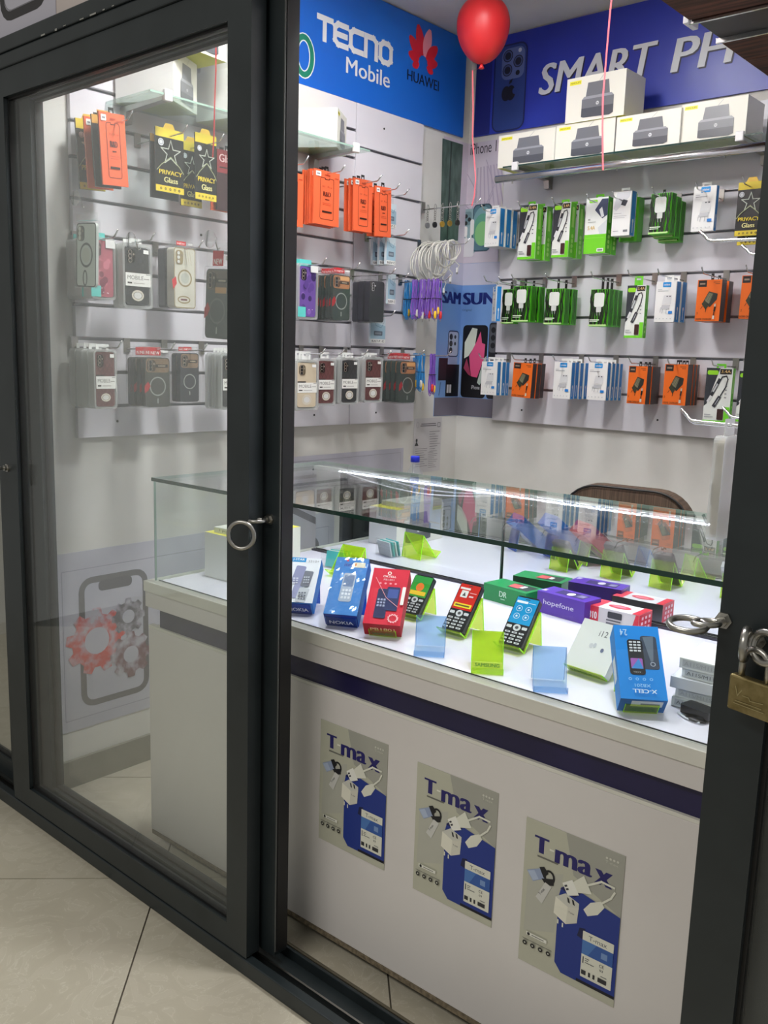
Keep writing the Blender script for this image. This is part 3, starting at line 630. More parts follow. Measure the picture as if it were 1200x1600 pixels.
CASES = {'maroon': ((104, 66, 66), (70, 44, 44)), 'black': ((58, 60, 62), (36, 38, 40)), 'beige': ((196, 182, 158), (178, 158, 124)), 'ring_brown': ((66, 68, 64), (128, 104, 82)), 'ring_navy': ((48, 52, 60), (134, 110, 90)),
         'purple': ((104, 76, 150), (60, 44, 96)), 'pink': ((168, 92, 106), (120, 60, 76)), 'charcoal': ((46, 48, 56), (30, 32, 38)), 'clear_gold': ((206, 204, 190), (150, 136, 100)), 'clear_black': ((196, 204, 200), (50, 60, 62)), 'long_dark': ((66, 76, 76), (86, 76, 64)), 'ring_green': ((52, 66, 62), (176, 122, 84))}
def make_case(kind, w, h, t, up):
    r = bpy.data.objects.new('phone_case_pack', None); COL.objects.link(r)
    c1, c2 = CASES[kind]; m1, m2 = C(*c1, .38), C(*c2, .32); lens = C(18, 18, 22, .08); rim = C(150, 140, 128, .25) if kind != 'charcoal' else C(206, 206, 210, .25)
    ring = kind.startswith('ring') or kind == 'long_dark'; clear = kind.startswith('clear'); bag = ring or clear or kind == 'charcoal'
    if bag:
        MB().prism(rrect(-w / 2, 0, w / 2, h, .006), 1, .0, t, M_CLEAR).build('clear_pouch', r); iw, i0, i1 = w * .90, h * .025, h * .965; hm = M_CLEAR
    else:
        MB().ringprism(rrect(-w / 2, 0, w / 2, h, .012), rrect(-w / 2 + w * .07, w * .07, w / 2 - w * .07, h - w * .07, .009), 1, .0, t, M_TRAY).build('tray_rim', r)
        MB().prism(rrect(-w / 2 + .002, .002, w / 2 - .002, h - .002, .011), 1, t - .0012, t - .0002, M_TRAY).build('tray_back', r); iw, i0, i1 = w * .80, w * .10, h - w * .10; hm = C(226, 228, 226)
    y0, y1 = .0015, t - .0016
    x0, x1 = -iw / 2, iw / 2; H = i1 - i0
    cs = MB().prism(rrect(x0, i0, x1, i1, iw * .12), 1, y0 + .0014, y1, m1, m1).build('phone_case', r)
    a = Art(); yy = y0 + .0014
    if ring:
        a.poly(rrect(x0 + .003, i0 + H * .70, x1 - .003, i1 - .003, iw * .10), m2); a.rr(x0 + iw * .42, i0 + H * .80, x1 - iw * .08, i0 + H * .865, .002, C(46, 42, 38)); a.rect(x0 + iw * .52, i0 + H * .822, x1 - iw * .18, i0 + H * .846, C(160, 150, 130))
        if kind == 'long_dark': a.rr(x0 + iw * .40, i0 + H * .655, x0 + iw * .86, i0 + H * .74, .002, C(188, 142, 88))
        if kind == 'ring_green': a.rect(x0 + iw * .42, i0 + H * .885, x1 - iw * .05, i0 + H * .965, C(226, 176, 120, .2))
        rc = i0 + H * (.42 if kind != 'long_dark' else .40)
        a.ring(0, rc, iw * .335, iw * .335, iw * .045, C(150, 156, 152) if kind != 'long_dark' else C(92, 100, 100), 24); a.rr(-iw * .025, rc - iw * .60, iw * .025, rc - iw * .42, .002, C(150, 156, 152))
        if kind in ('ring_brown', 'ring_green', 'long_dark'): a.poly([(x0 - iw * .04, i0 + H * .43), (x0 + iw * .10, i0 + H * .52), (x0 + iw * .20, i0 + H * .43), (x0 + iw * .10, i0 + H * .33), (x0 - iw * .04, i0 + H * .28)], C(168, 36, 44))
    elif clear:
        a.frame(x0, i0, x1, i1, iw * .12, iw * .035, m2); a.ring(0, i0 + H * .50, iw * .33, iw * .33, iw * .06, m2, 24); a.ell(0, i0 + H * .50, iw * .2, iw * .2, C(186, 190, 180)); a.ring(-iw * .05, i0 + H * .14, iw * (.30 if kind == 'clear_gold' else .12), iw * (.15 if kind == 'clear_gold' else .22), iw * .05, m2, 20)
        if kind == 'clear_gold':
            a.rect(-iw * .2, i0 + H * .125, iw * .1, i0 + H * .155, C(120, 80, 84)); a.poly([(x0 - iw * .10, i0 + H * .46), (x0 + iw * .08, i0 + H * .52), (x0 + iw * .12, i0 + H * .40), (x0 - iw * .05, i0 + H * .30)], C(200, 44, 54))
            for k in range(4): a.line([(x0 + iw * (.42 + .1 * k), i0 + H * .95), (x0 + iw * (.5 + .1 * k), i0 + H * .72)], .001, C(170, 160, 130))
    elif kind in ('purple', 'pink'):
        random.seed(len(kind) * 7)
        for k in range(15):
            u, v, s = random.uniform(-.36, .36), random.uniform(.08, .92), random.uniform(.10, .17); q = random.choice([(c1[0] + 28, c1[1] + 22, c1[2] + 24), c2, (c1[0] - 14, c1[1] - 12, c1[2] - 14)])
            a.ell(u * iw, i0 + H * v, iw * s, iw * s * 1.15, C(*q), 12)
        for k in range(4): a.ell(random.uniform(-.3, .3) * iw, i0 + H * random.uniform(.05, .2), .0016, .0016, C(240, 220, 228), 8)
    else:                                             # quilted leather look
        cell = iw * .24; mq = C(*[int(c * .62) for c in c1]) if kind != 'charcoal' else C(62, 64, 72)
        if kind in ('maroon', 'black'):
            def clip(p, q):
                out = [p, q]
                for s in (0, 1):
                    pass
                return out
            k = -int(H / cell) - 2
            while k < int(iw / cell) + int(H / cell) + 3:
                for sgn in (1, -1):
                    pts = []
                    for s in range(41):
                        z = i0 + .004 + (H - .008) * s / 40; x = (x0 + k * cell + (z - i0) * .62 if sgn > 0 else x1 - k * cell - (z - i0) * .62)
                        if x0 + .003 < x < x1 - .003: pts.append((x, z))
                    if len(pts) > 2: a.line([pts[0], pts[-1]], .0009, mq)
                k += 1
    # camera island and lenses
    ci = MB(); kx0 = x0 + iw * .07; kw = iw * .34; kz1 = i1 - H * .045; kz0 = kz1 - H * (.235 if kind not in ('charcoal',) else .20)
    ci.prism(rrect(kx0, kz0, kx0 + kw, kz1, kw * .35), 1, y0, y0 + .0014, C(*[int(c * .55) for c in c2], .3) if not clear else m2); isl = ci.build('camera_island', cs)
    lb = MB()
    for k in range(3):
        cz = kz1 - (kz1 - kz0) * (.2 + .3 * k); lb.prism(ell(kx0 + kw * .38, cz, kw * .24, kw * .24, 12), 1, y0 - .0008, y0, rim); lb.prism(ell(kx0 + kw * .38, cz, kw * .18, kw * .18, 12), 1, y0 - .0011, y0 - .0008, lens if not clear else C(206, 210, 204))
    lb.prism(ell(kx0 + kw * .80, kz1 - (kz1 - kz0) * .35, kw * .11, kw * .11, 10), 1, y0 - .0008, y0, rim); lb.build('lenses', cs)
    if not bag and kind in ('maroon', 'black', 'beige'):
        l0, l1 = i0 + H * .325, i0 + H * .555; lw = w * .47
        a.l += 6; a.rect(-lw * .86, l0, lw, l1, C(228, 228, 224)); a.rect(-lw * .86, l1, -lw * .1, l1 + H * .028, C(52, 46, 44))
        a.text('MOBILE', -lw * .72, l0 + (l1 - l0) * .50, lw * .42, l0 + (l1 - l0) * .80, C(104, 100, 98), -.004); a.rect(lw * .45, l0 + (l1 - l0) * .55, lw * .85, l0 + (l1 - l0) * .62, C(150, 148, 144)); a.rect(-lw * .72, l0 + (l1 - l0) * .18, -lw * .4, l0 + (l1 - l0) * .30, C(60, 56, 54)); a.rect(-lw * .3, l0 + (l1 - l0) * .2, lw * .5, l0 + (l1 - l0) * .27, C(176, 174, 170)); a.rect(lw * .6, l1 - .004, lw * .9, l1 - .002, C(120, 118, 116))
        a.ring(0, i0 + H * .165, iw * .26, iw * .20, iw * .07, C(206, 200, 186, .2), 20); a.ell(0, i0 + H * .165, iw * .17, iw * .12, C(206, 206, 204))
        a.rect(x1 - iw * .24, i1 - H * .10, x1 - iw * .02, i1 - H * .035, C(230, 230, 228))
    if a.items: a.build('case_print', cs, lambda x, z, l: (x, yy - l * .35, z))
    # header
    if kind in ('purple', 'pink'):
        TE = C(92, 196, 190, .4); MB().box(-w * .40, t * .3, h - .012, w * .18, t * .3 + .002, h + up - .002, TE).build('hang_tab', r); MB().box(-w / 2 - .0005, -.0006, h * .04, -w * .12, -.0001, h * .22, TE).build('corner_sticker', r); MB().box(w * .1, -.0006, h - .03, w / 2 - .002, -.0001, h - .006, C(222, 222, 222)).build('price_sticker', r)
    elif ring or kind == 'clear_gold':
        hb = MB().prism([(-w * .5, h - .002), (w * .5, h - .002), (w * .46, h + up), (-w * .46, h + up)], 1, t * .4, t * .4 + .0008, M_CLEAR).build('pouch_header', r)
        q = Art(); q.rect(-w * .24, h + .001, w * .16, h + min(up, .04) * .9, C(196, 36, 46)); q.text('NEW', -w * .20, h + .004, w * .12, h + .004 + min(up, .04) * .34, C(240, 226, 226), .03); q.rect(w * .24, h + min(up, .04) * .35, w * .44, h + min(up, .04) * .6, C(230, 230, 230)); q.build('header_print', r, lambda x, z, l: (x, t * .4 - l, z))
    elif bag: MB().prism([(-w * .5, h - .002), (w * .5, h - .002), (w * .46, h + up), (-w * .46, h + up)], 1, t * .4, t * .4 + .0008, M_CLEAR).build('pouch_header', r)
    else: hang_tab(r, w, h, t, up, hm)
    return r

def make_box(kind, w, h, t, up):
    r = bpy.data.objects.new({'orange': 'charger_box', 'zebra': 'charger_box', 'white_blue': 'charger_box', 'cable': 'cable_box', 'half': 'charger_box', 'white_cable': 'cable_box', 'round': 'earphone_box'}[kind], None); COL.objects.link(r)
    a = Art(); X = lambda u: (u - .5) * w; Z = lambda v: v * h
    fr = {'orange': C(232, 108, 30, .35), 'zebra': C(84, 186, 34, .35), 'white_blue': W_, 'cable': C(226, 230, 224, .35), 'half': C(226, 230, 226, .35), 'white_cable': W_, 'round': C(84, 178, 40, .35)}[kind]
    sd = {'orange': C(52, 32, 28, .35), 'zebra': C(70, 168, 30, .35), 'white_blue': C(24, 132, 206, .35), 'cable': C(104, 200, 40, .35), 'half': C(84, 184, 34, .35), 'white_cable': C(24, 120, 200, .35), 'round': C(70, 160, 34, .35)}[kind]
    tp = {'orange': sd, 'white_blue': W_, 'white_cable': W_}.get(kind, fr)
    b = MB(); vs = [(x, y, z) for z in (0, h) for y in (0, t) for x in (-w / 2, w / 2)]
    b.add(vs, [(0, 1, 5, 4)], fr); b.add(vs, [(2, 6, 7, 3)], fr); b.add(vs, [(0, 4, 6, 2), (1, 3, 7, 5)], sd); b.add(vs, [(0, 2, 3, 1), (4, 5, 7, 6)], tp); b.build('carton', r)
    if kind == 'orange':
        a.rect(X(.04), Z(.83), X(.38), Z(.985), C(30, 24, 22)); a.rect(X(.10), Z(.885), X(.32), Z(.925), C(150, 130, 110)); a.rect(X(.66), Z(.93), X(.92), Z(.945), C(120, 60, 20)); a.rect(X(.74), Z(.89), X(.92), Z(.905), C(120, 60, 20))
        a.poly([(X(.30), Z(.48)), (X(.50), Z(.72)), (X(.86), Z(.66)), (X(.84), Z(.52)), (X(.58), Z(.34))], C(40, 40, 34)); a.poly([(X(.34), Z(.50)), (X(.51), Z(.69)), (X(.68), Z(.66)), (X(.54), Z(.42))], C(120, 118, 92))
        for k in range(3): a.line([(X(.40 + .07 * k), Z(.53 - .03 * k)), (X(.54 + .06 * k), Z(.67 - .008 * k))], .0012, C(60, 58, 44))
        a.poly([(X(.24), Z(.42)), (X(.36), Z(.52)), (X(.52), Z(.36)), (X(.42), Z(.28))], C(50, 52, 34)); a.line([(X(.28), Z(.36)), (X(.22), Z(.30))], .002, C(40, 40, 30)); a.line([(X(.44), Z(.29)), (X(.42), Z(.22))], .002, C(40, 40, 30))
        a.line([(X(.80), Z(.40)), (X(.80), Z(.31)), (X(.77), Z(.22)), (X(.77), Z(.10))], .0028, K_); a.line([(X(.80), Z(.40)), (X(.80), Z(.36))], .006, C(190, 186, 178)); a.line([(X(.80), Z(.33)), (X(.785), Z(.26))], .0065, K_); a.line([(X(.77), Z(.11)), (X(.77), Z(.08))], .008, C(210, 206, 196))
        a.text('HOME CHARGER', X(.05), Z(.03), X(.70), Z(.075), C(80, 34, 12), .03); a.text('2', X(.06), Z(.17), X(.13), Z(.22), C(120, 56, 16), .02)
    elif kind == 'zebra':
        random.seed(11); BK = C(20, 34, 16)
        for k in range(13):
            u = .04 + k * .077; ph = random.uniform(0, 6); pts = [(X(min(.985, max(.015, u + .03 * math.sin(ph + s * 1.25)))), Z(.05 + .92 * s / 9)) for s in range(10)]
            if random.random() < .8: a.line(pts[:random.randint(6, 10)], .0062, BK); a.line(pts[random.randint(0, 3):], .0048, BK)
        a.rr(X(.26), Z(.52), X(.80), Z(.90), .009, C(224, 228, 222)); a.rr(X(.40), Z(.38), X(.66), Z(.53), .003, C(206, 210, 204)); a.line([(X(.46), Z(.38)), (X(.46), Z(.30))], .003, C(170, 174, 168)); a.line([(X(.60), Z(.38)), (X(.60), Z(.30))], .003, C(170, 174, 168))
        a.rect(X(.08), Z(.16), X(.60), Z(.185), C(220, 232, 210)); a.rect(X(.08), Z(.12), X(.50), Z(.14), C(220, 232, 210)); a.rect(X(.02), Z(.01), X(.98), Z(.05), C(190, 226, 150))
    elif kind in ('white_blue',):
        a.rr(X(.33), Z(.86), X(.74), Z(.985), .003, C(28, 140, 212)); a.text('celebat', X(.38), Z(.90), X(.69), Z(.95), W_, .02); a.rect(X(.10), Z(.80), X(.30), Z(.81), C(176, 176, 178)); a.rect(X(.10), Z(.76), X(.62), Z(.775), C(150, 150, 154))
        GY = C(186, 188, 192); lg = C(214, 215, 216); a.poly([(X(.34), Z(.44)), (X(.42), Z(.66)), (X(.82), Z(.66)), (X(.80), Z(.44))], lg); a.line([(X(.30), Z(.36)), (X(.28), Z(.24))], .002, GY); a.line([(X(.30), Z(.36)), (X(.72), Z(.36))], .002, GY); a.line([(X(.72), Z(.36)), (X(.74), Z(.26))], .002, GY); a.poly([(X(.32), Z(.32)), (X(.36), Z(.42)), (X(.78), Z(.42)), (X(.70), Z(.32))], C(190, 191, 194)); a.line([(X(.42), Z(.32)), (X(.38), Z(.22))], .0024, GY); a.line([(X(.60), Z(.32)), (X(.58), Z(.22))], .0024, GY)
        for u in (.56, .70): a.rect(X(u), Z(.62), X(u + .07), Z(.645), C(80, 84, 90))
        a.rr(X(.70), Z(.20), X(.90), Z(.27), .002, C(28, 120, 200))
        for k in range(5): a.ell(X(.12 + .18 * k), Z(.08), w * .026, w * .026, C(190, 192, 196), 8)
    elif kind == 'cable':
        a.poly([(X(0), Z(1)), (X(.52), Z(1)), (X(.10), Z(.34)), (X(0), Z(.30))], C(46, 50, 56)); a.rr(X(.04), Z(.875), X(.46), Z(.955), .006, C(150, 220, 40)); a.rect(X(.52), Z(.89), X(.96), Z(.985), C(36, 30, 26)); a.text('3.4A', X(.56), Z(.915), X(.92), Z(.965), C(230, 190, 120), .02)
        a.line([(X(.20), Z(.40)), (X(.36), Z(.58)), (X(.62), Z(.84)), (X(.78), Z(.86)), (X(.84), Z(.80)), (X(.78), Z(.66)), (X(.50), Z(.40))], .0042, C(34, 36, 40)); a.line([(X(.28), Z(.52)), (X(.52), Z(.78))], .012, C(40, 42, 48)); a.line([(X(.33), Z(.58)), (X(.45), Z(.70))], .007, C(190, 194, 196)); a.line([(X(.16), Z(.40)), (X(.24), Z(.47))], .010, C(220, 222, 222)); a.line([(X(.40), Z(.32)), (X(.56), Z(.46))], .013, C(46, 48, 54)); a.line([(X(.44), Z(.34)), (X(.56), Z(.45))], .003, C(170, 172, 176))
        for k in range(4): a.rect(X(.76), Z(.46 + .07 * k), X(.84), Z(.475 + .07 * k), C(90, 94, 100))
        a.rect(X(.80), Z(.0), X(1), Z(.30), C(112, 206, 40)); a.rr(X(.54), Z(.06), X(.78), Z(.26), .003, C(58, 30, 26)); a.rect(X(.0), Z(0), X(1), Z(.045), C(112, 206, 40)); a.rect(X(.06), Z(.10), X(.40), Z(.115), C(160, 164, 166)); a.rect(X(.06), Z(.14), X(.30), Z(.155), C(160, 164, 166))
    elif kind == 'half':
        a.rect(X(0), Z(0), X(1), Z(.345), C(112, 206, 36)); a.rr(X(.14), Z(.91), X(.52), Z(.965), .005, C(140, 216, 60)); a.poly([(X(.42), Z(.78)), (X(.72), Z(.97)), (X(1), Z(.97)), (X(1), Z(.68)), (X(.78), Z(.62))], C(56, 66, 92)); a.poly([(X(.62), Z(.78)), (X(.74), Z(.83)), (X(.86), Z(.66)), (X(.74), Z(.64))], C(220, 224, 226)); a.poly([(X(.60), Z(.46)), (X(1), Z(.60)), (X(1), Z(.345)), (X(.7), Z(.345))], C(206, 212, 214))
        a.text('5.4A', X(.14), Z(.43), X(.48), Z(.50), C(206, 176, 96), .02); a.rect(X(.14), Z(.60), X(.24), Z(.63), C(170, 174, 170)); a.rect(X(.14), Z(.56), X(.50), Z(.572), C(180, 184, 180)); a.rr(X(.62), Z(.03), X(.92), Z(.09), .002, W_); a.rect(X(.66), Z(.045), X(.88), Z(.075), C(120, 124, 124)); a.rect(X(.06), Z(.28), X(.9), Z(.285), C(150, 220, 90))
    elif kind == 'white_cable':
        a.poly([(X(.04), Z(.62)), (X(.20), Z(.98)), (X(.95), Z(.98)), (X(.90), Z(.86)), (X(.2), Z(.56))], C(206, 208, 212)); a.poly([(X(.44), Z(.70)), (X(.56), Z(.82)), (X(.82), Z(.78)), (X(.70), Z(.66))], C(60, 62, 70)); a.rect(X(.08), Z(.50), X(.5), Z(.51), C(176, 176, 180)); a.rect(X(.08), Z(.44), X(.8), Z(.45), C(176, 176, 180)); a.rect(X(.08), Z(.40), X(.7), Z(.41), C(176, 176, 180)); a.rect(X(.66), Z(.08), X(.90), Z(.13), C(120, 122, 126)); a.rect(X(.1), Z(.1), X(.4), Z(.11), C(150, 150, 154))
    else:
        a.ell(0, Z(.55), w * .38, h * .28, C(40, 66, 54), 22); a.ell(0, Z(.55), w * .26, h * .2, C(110, 88, 40), 18); a.rect(X(.1), Z(.08), X(.7), Z(.11), C(220, 236, 200)); a.rect(X(.1), Z(.14), X(.5), Z(.17), C(220, 236, 200))
    a.build('front_print', r)
    if kind in ('white_blue', 'white_cable'):
        s = Art(); s.rect(.15 * t, Z(.04), .85 * t, Z(.97), C(28, 128, 204)); s.line([(.5 * t, Z(.08)), (.5 * t, Z(.30))], t * .12, W_); s.ell(.5 * t, Z(.33), t * .12, h * .05, W_, 10); s.build('side_print', r, lambda y, z, l: (w / 2 + l, y, z))
        e = Art(); e.rect(0, 0, .12 * t, h, W_); e.rect(.90 * t, 0, t, h, W_); e.build('side_edge_print', r, lambda y, z, l: (w / 2 + l * .5, y, z))
    elif kind in ('zebra', 'cable', 'half'):
        s = Art(); LG = C(176, 226, 120)
        if kind == 'zebra':
            for k in range(3): s.line([(t * (.25 + .25 * k), Z(.05)), (t * (.35 + .2 * k), Z(.4)), (t * (.2 + .25 * k), Z(.7)), (t * (.3 + .2 * k), Z(.96))], t * .10, C(26, 48, 18))
        else:
            s.rect(t * .3, Z(.55), t * .7, Z(.92), LG)
            for k in range(4): s.ell(t * .5, Z(.12 + .09 * k), t * .2, t * .2, LG, 8)
        s.build('side_print', r, lambda y, z, l: (w / 2 + l, y, z))
    hang_tab(r, w, h, t, up, {'orange': M_BLACK, 'zebra': M_BLACK, 'white_blue': W_, 'white_cable': W_, 'cable': C(110, 204, 44), 'half': C(110, 204, 44), 'round': C(110, 204, 44)}[kind], True, .011 if kind in ('orange', 'zebra') else .036)
    return r
ORD = ['front', 'second', 'third', 'fourth', 'fifth', 'sixth', 'seventh']

# ------------------------------------------------------------------ hooks
HOOK = {}; HD = .029
def hook(wall, a, z, ln, label, thick=.0026):
    t = thing('display_hook', label, 'hook'); k = (round(ln, 2), thick)
    if k not in HOOK:
        b = MB(); b.tube([(0, -.001, 0), (0, -ln * .5, .001), (0, -ln, .003), (0, -ln - .008, .006), (0, -ln - .026, .024)], thick, M_CHROME, 8); rod = b.mesh('rod', True)
        b = MB(); b.box(-.012, -.0018, -.012, .012, 0, .034, M_STEEL); b.box(-.012, -.0018, .032, .012, .008, .0345, M_STEEL); plate = b.mesh('back_plate')
        HOOK[k] = (rod, plate)
    for nm, me in zip(('rod', 'back_plate'), HOOK[k]):
        o = bpy.data.objects.new(nm, me); COL.objects.link(o); o.parent = t
    if wall == 'L': t.location = (XL + .0225, a, z - HD); t.rotation_euler = (0, 0, PI / 2)
    elif wall == 'B': t.location = (a, YB - .0225, z - HD)
    else: t.location = (XR - .0225, a, z - HD + .029); t.rotation_euler = (0, 0, -PI / 2)
    return t

def ppm(P, axis):
    q = Vector(P); q2 = q.copy(); q2[axis] += .1; a, b = proj(q), proj(q2); return abs(b[0] - a[0]) * 10
def hang(wall, maker, kinds, rect, hz, d, what, where, cat, n=None, spread=0, t=None, tilt=0, yaw=0, hook_on=True, group=None, dz=0, hk=None):
    """one hook with its row of hanging packs: rect is the front pack's face in the photograph, d its distance from the wall"""
    x0, y0, x1, y1 = rect; ax = 0 if wall == 'L' else 1; pv = XL + d if wall == 'L' else YB - d
    xm, ym = (x0 + x1) / 2, (y0 + y1) / 2
    A, B_, T_, Bt = on(x0, ym, ax, pv), on(x1, ym, ax, pv), on(xm, y0, ax, pv), on(xm, y1, ax, pv)
    w = (B_ - A)[1 - ax]; h = T_.z - Bt.z; c = (A + B_)[1 - ax] / 2; zb = Bt.z
    if yaw: w = w / max(.3, math.cos(yaw))
    kinds = kinds if isinstance(kinds, list) else [kinds] * (n or 1); n = len(kinds)
    cen = Vector((pv, c, zb)) if wall == 'L' else Vector((c, pv, zb))
    sp = (spread / max(1, n - 1)) / ppm(cen, ax) if n > 1 else .03
    if n > 1: sp = min(sp, (d - .03) / n)
    tt = t if t else min(.045, sp * .9)
    tt = min(tt, sp * (.86 if maker is make_box else .93))
    masters = {}
    for i, k in enumerate(kinds):
        jit = random.uniform(-1.5, 1.5) if i else 0
        rz = (PI / 2 if wall == 'L' else 0) + yaw + math.radians(jit * .6)
        off = i * sp; zz = zb + (random.uniform(-.002, .002) if i else 0) - (dz * i)
        loc = (pv - off, c + (random.uniform(-.003, .003) if i else 0), zz) if wall == 'L' else (c + (random.uniform(-.003, .003) if i else 0), pv + off, zz)
        pos = 'front one ' if i == 0 else (f'{ORD[i]} from front ' if n > 2 else 'rear one ')
        wk = what[k] if isinstance(what, dict) else what
        lab = f'{wk}, {pos if n > 1 else ""}{where}'
        if k not in masters:
            r = maker(k, w, h, tt, max(.016, hz - HD + .010 - (zb + h))); r.location = loc; r.rotation_euler = (0, math.radians(tilt), rz); tag(r, lab, cat, group); masters[k] = r
        else: dup(masters[k], loc, (0, math.radians(tilt), rz), lab, group)
    w0 = what[kinds[0]] if isinstance(what, dict) else what
    if hook_on: hook(wall, c, hz, max(.12, d + .045), f'chrome hook of the {w0}{"es" if w0.endswith("box") else "s"} {where}')
    return c, zb, w, h

# ================================================================== LEFT WALL GOODS
SP = {'orange': 'orange screen protector pack', 'dark': 'grey screen protector pack', 'privacy': 'black and yellow privacy glass pack', 'red': 'dark red screen protector pack'}
OR_ = dict(cat='pack')
R1, R2, R3 = 2.186, 1.850, 1.525
g = 'screen protectors in the top row'
hang('L', make_pack, ['orange', 'dark', 'orange', 'privacy'], (160, 178, 200, 290), R1, .20, SP, 'nearest the shop front', 'pack', spread=42, t=.006, tilt=-3, group=g)
hang('L', make_pack, ['privacy', 'dark'], (243, 202, 287, 301), R1, .20, SP, 'under the glass shelf end', 'pack', spread=7, t=.005, group=g, dz=.02)
hang('L', make_pack, ['privacy', 'privacy'], (305, 210, 338, 313), R1, .20, SP, 'beside the red ribbon', 'pack', spread=24, t=.005, group=g, dz=.012)
hang('L', make_pack, ['red', 'orange'], (339, 236, 372, 330), R1, .17, SP, 'left of the dark door stile', 'pack', spread=10, t=.006, group=g)
hang('L', make_pack, ['orange'] * 2, (432, 268, 474, 352), R1, .19, SP, 'just right of the door stile', 'pack', spread=8, t=.005, group=g)
hang('L', make_pack, ['orange'] * 5, (490, 267, 530, 352), R1, .20, SP, 'in the thick orange row', 'pack', spread=18, t=.005, group=g)
hang('L', make_pack, ['orange'] * 3, (553, 280, 582, 362), R1, .19, SP, 'between two other orange rows', 'pack', spread=14, t=.006, tilt=-1, group=g)
hang('L', make_pack, ['orange'] * 2, (587, 292, 612, 370), 2.178, .18, SP, 'at the right end of the oranges', 'pack', spread=12, t=.006, tilt=-2, group=g)
hang('L', make_pack, ['cable'], (603, 318, 619, 356), 2.178, .12, 'pale blue cable pack', 'half hidden behind the last orange packs', 'pack', t=.01)
hang('L', make_pack, ['cable'] * 3, (604, 371, 618, 414), 2.012, .16, 'pale blue cable pack', 'under the last orange packs', 'pack', spread=22, t=.012)
hang('L', make_pack, ['cable'], (579, 497, 602, 536), 1.69, .10, 'pale blue cable pack', 'below the charcoal phone cases', 'pack', t=.01)
hang('L', make_pack, ['cable'], (606, 428, 618, 475), 1.85, .09, 'pale blue cable pack', 'right of the charcoal phone cases', 'pack', t=.01)
CS = {'maroon': 'maroon quilted phone case', 'black': 'black quilted phone case', 'beige': 'beige phone case', 'ring_brown': 'grey and brown phone case with ring', 'ring_navy': 'navy and brown phone case with ring', 'purple': 'purple flowered phone case', 'pink': 'pink flowered phone case', 'charcoal': 'charcoal fabric phone case', 'clear_gold': 'clear phone case with gold ring', 'clear_black': 'clear phone case with black frame', 'long_dark': 'tall dark grey phone case', 'ring_green': 'dark green and copper phone case'}
def case(kinds, rect, hz, d, where, **kw): return hang('L', make_case, kinds, rect, hz, d, CS, where, 'phone case', group='packaged phone cases on the side wall', **kw)
case(['pink', 'pink', 'pink'], (142, 371, 181, 468), R2, .18, 'behind the glass with teal tabs', spread=34)
case(['black', 'black'], (192, 381, 238, 482), R2, .21, 'with white label, middle row', spread=8)
case(['clear_gold', 'charcoal'], (271, 384, 308, 484), R2, .19, 'under a red tag', spread=14)
case(['purple'] * 4, (466, 412, 497, 499), R2, .19, 'just right of the door stile', spread=16)
case(['ring_green'] * 6, (519, 427, 549, 502), R2, .19, 'in the thick middle row', spread=24)
case(['charcoal'] * 3, (577, 437, 602, 505), R2, .17, 'in the middle row', spread=20)
case(['maroon', 'black', 'black', 'black'], (147, 546, 183, 639), R3, .20, 'nearest the shop front', spread=30)
case(['ring_brown'] * 4, (226, 556, 268, 638), R3, .20, 'under red tags, bottom row', spread=24)
case(['ring_navy'] * 2, (281, 549, 313, 630), R3, .17, 'in the bottom row', spread=8)
case(['black'] * 5, (345, 552, 382, 640), R3, .20, 'cut off by the door stile', spread=20)
case(['beige'] * 3, (462, 562, 498, 641), R3, .21, 'bottom row beside the door stile', spread=11)
case(['maroon'], (495, 560, 525, 634), R3, .17, 'next to the beige cases')
case(['black'] * 3, (532, 559, 561, 632), R3, .19, 'between maroon ones, bottom row', spread=10)
case(['maroon'] * 4, (569, 558, 598, 629), R3, .19, 'in the middle of the bottom row', spread=12)
case(['ring_green'] * 4, (624, 562, 651, 631), 1.533, .18, 'bottom row by the blue cables', spread=24)

# three suction cups on the door glass, with cases hanging from two of them
def suction(px, py, label):
    p = on(px, py, 1, YF + .092); t = thing('suction_cup', label, 'suction cup', (p.x, YF + .082, p.z))
    b = MB(); b.lathe([(.021, 0), (.020, .003), (.012, .006), (.006, .010), (.005, .016), (.007, .018)], M_CLEAR, 20); o = b.build('cup', t, True); o.rotation_euler = (-PI / 2, 0, 0)
    MB().tube([(0, .016, 0), (0, .02, -.012), (0, .024, -.022), (0, .03, -.018)], .0016, M_STEEL, 6).build('wire', t); return p
for (px, py), rect, kind, lab in (((122, 310), (115, 344, 149, 451), 'clear_black', 'clear phone case with black frame hanging on the door glass'), ((333, 374), (316, 416, 357, 532), 'long_dark', 'tall dark grey phone case hanging on the door glass')):
    suction(px, py, 'clear suction cup above the ' + ('black framed case' if kind == 'clear_black' else 'tall dark case'))
    x0, y0, x1, y1 = rect; yp = YF + .108
    A, B_, T_, Bt = on(x0, (y0 + y1) / 2, 1, yp), on(x1, (y0 + y1) / 2, 1, yp), on((x0 + x1) / 2, y0, 1, yp), on((x0 + x1) / 2, y1, 1, yp)
    r = make_case(kind, B_.x - A.x, T_.z - Bt.z, .012, .055 if kind == 'long_dark' else .02); r.location = ((A.x + B_.x) / 2, yp, Bt.z); r.rotation_euler = (0, math.radians(3), 0); tag(r, lab, 'phone case')
suction(209, 376, 'clear suction cup in front of the white labelled case')

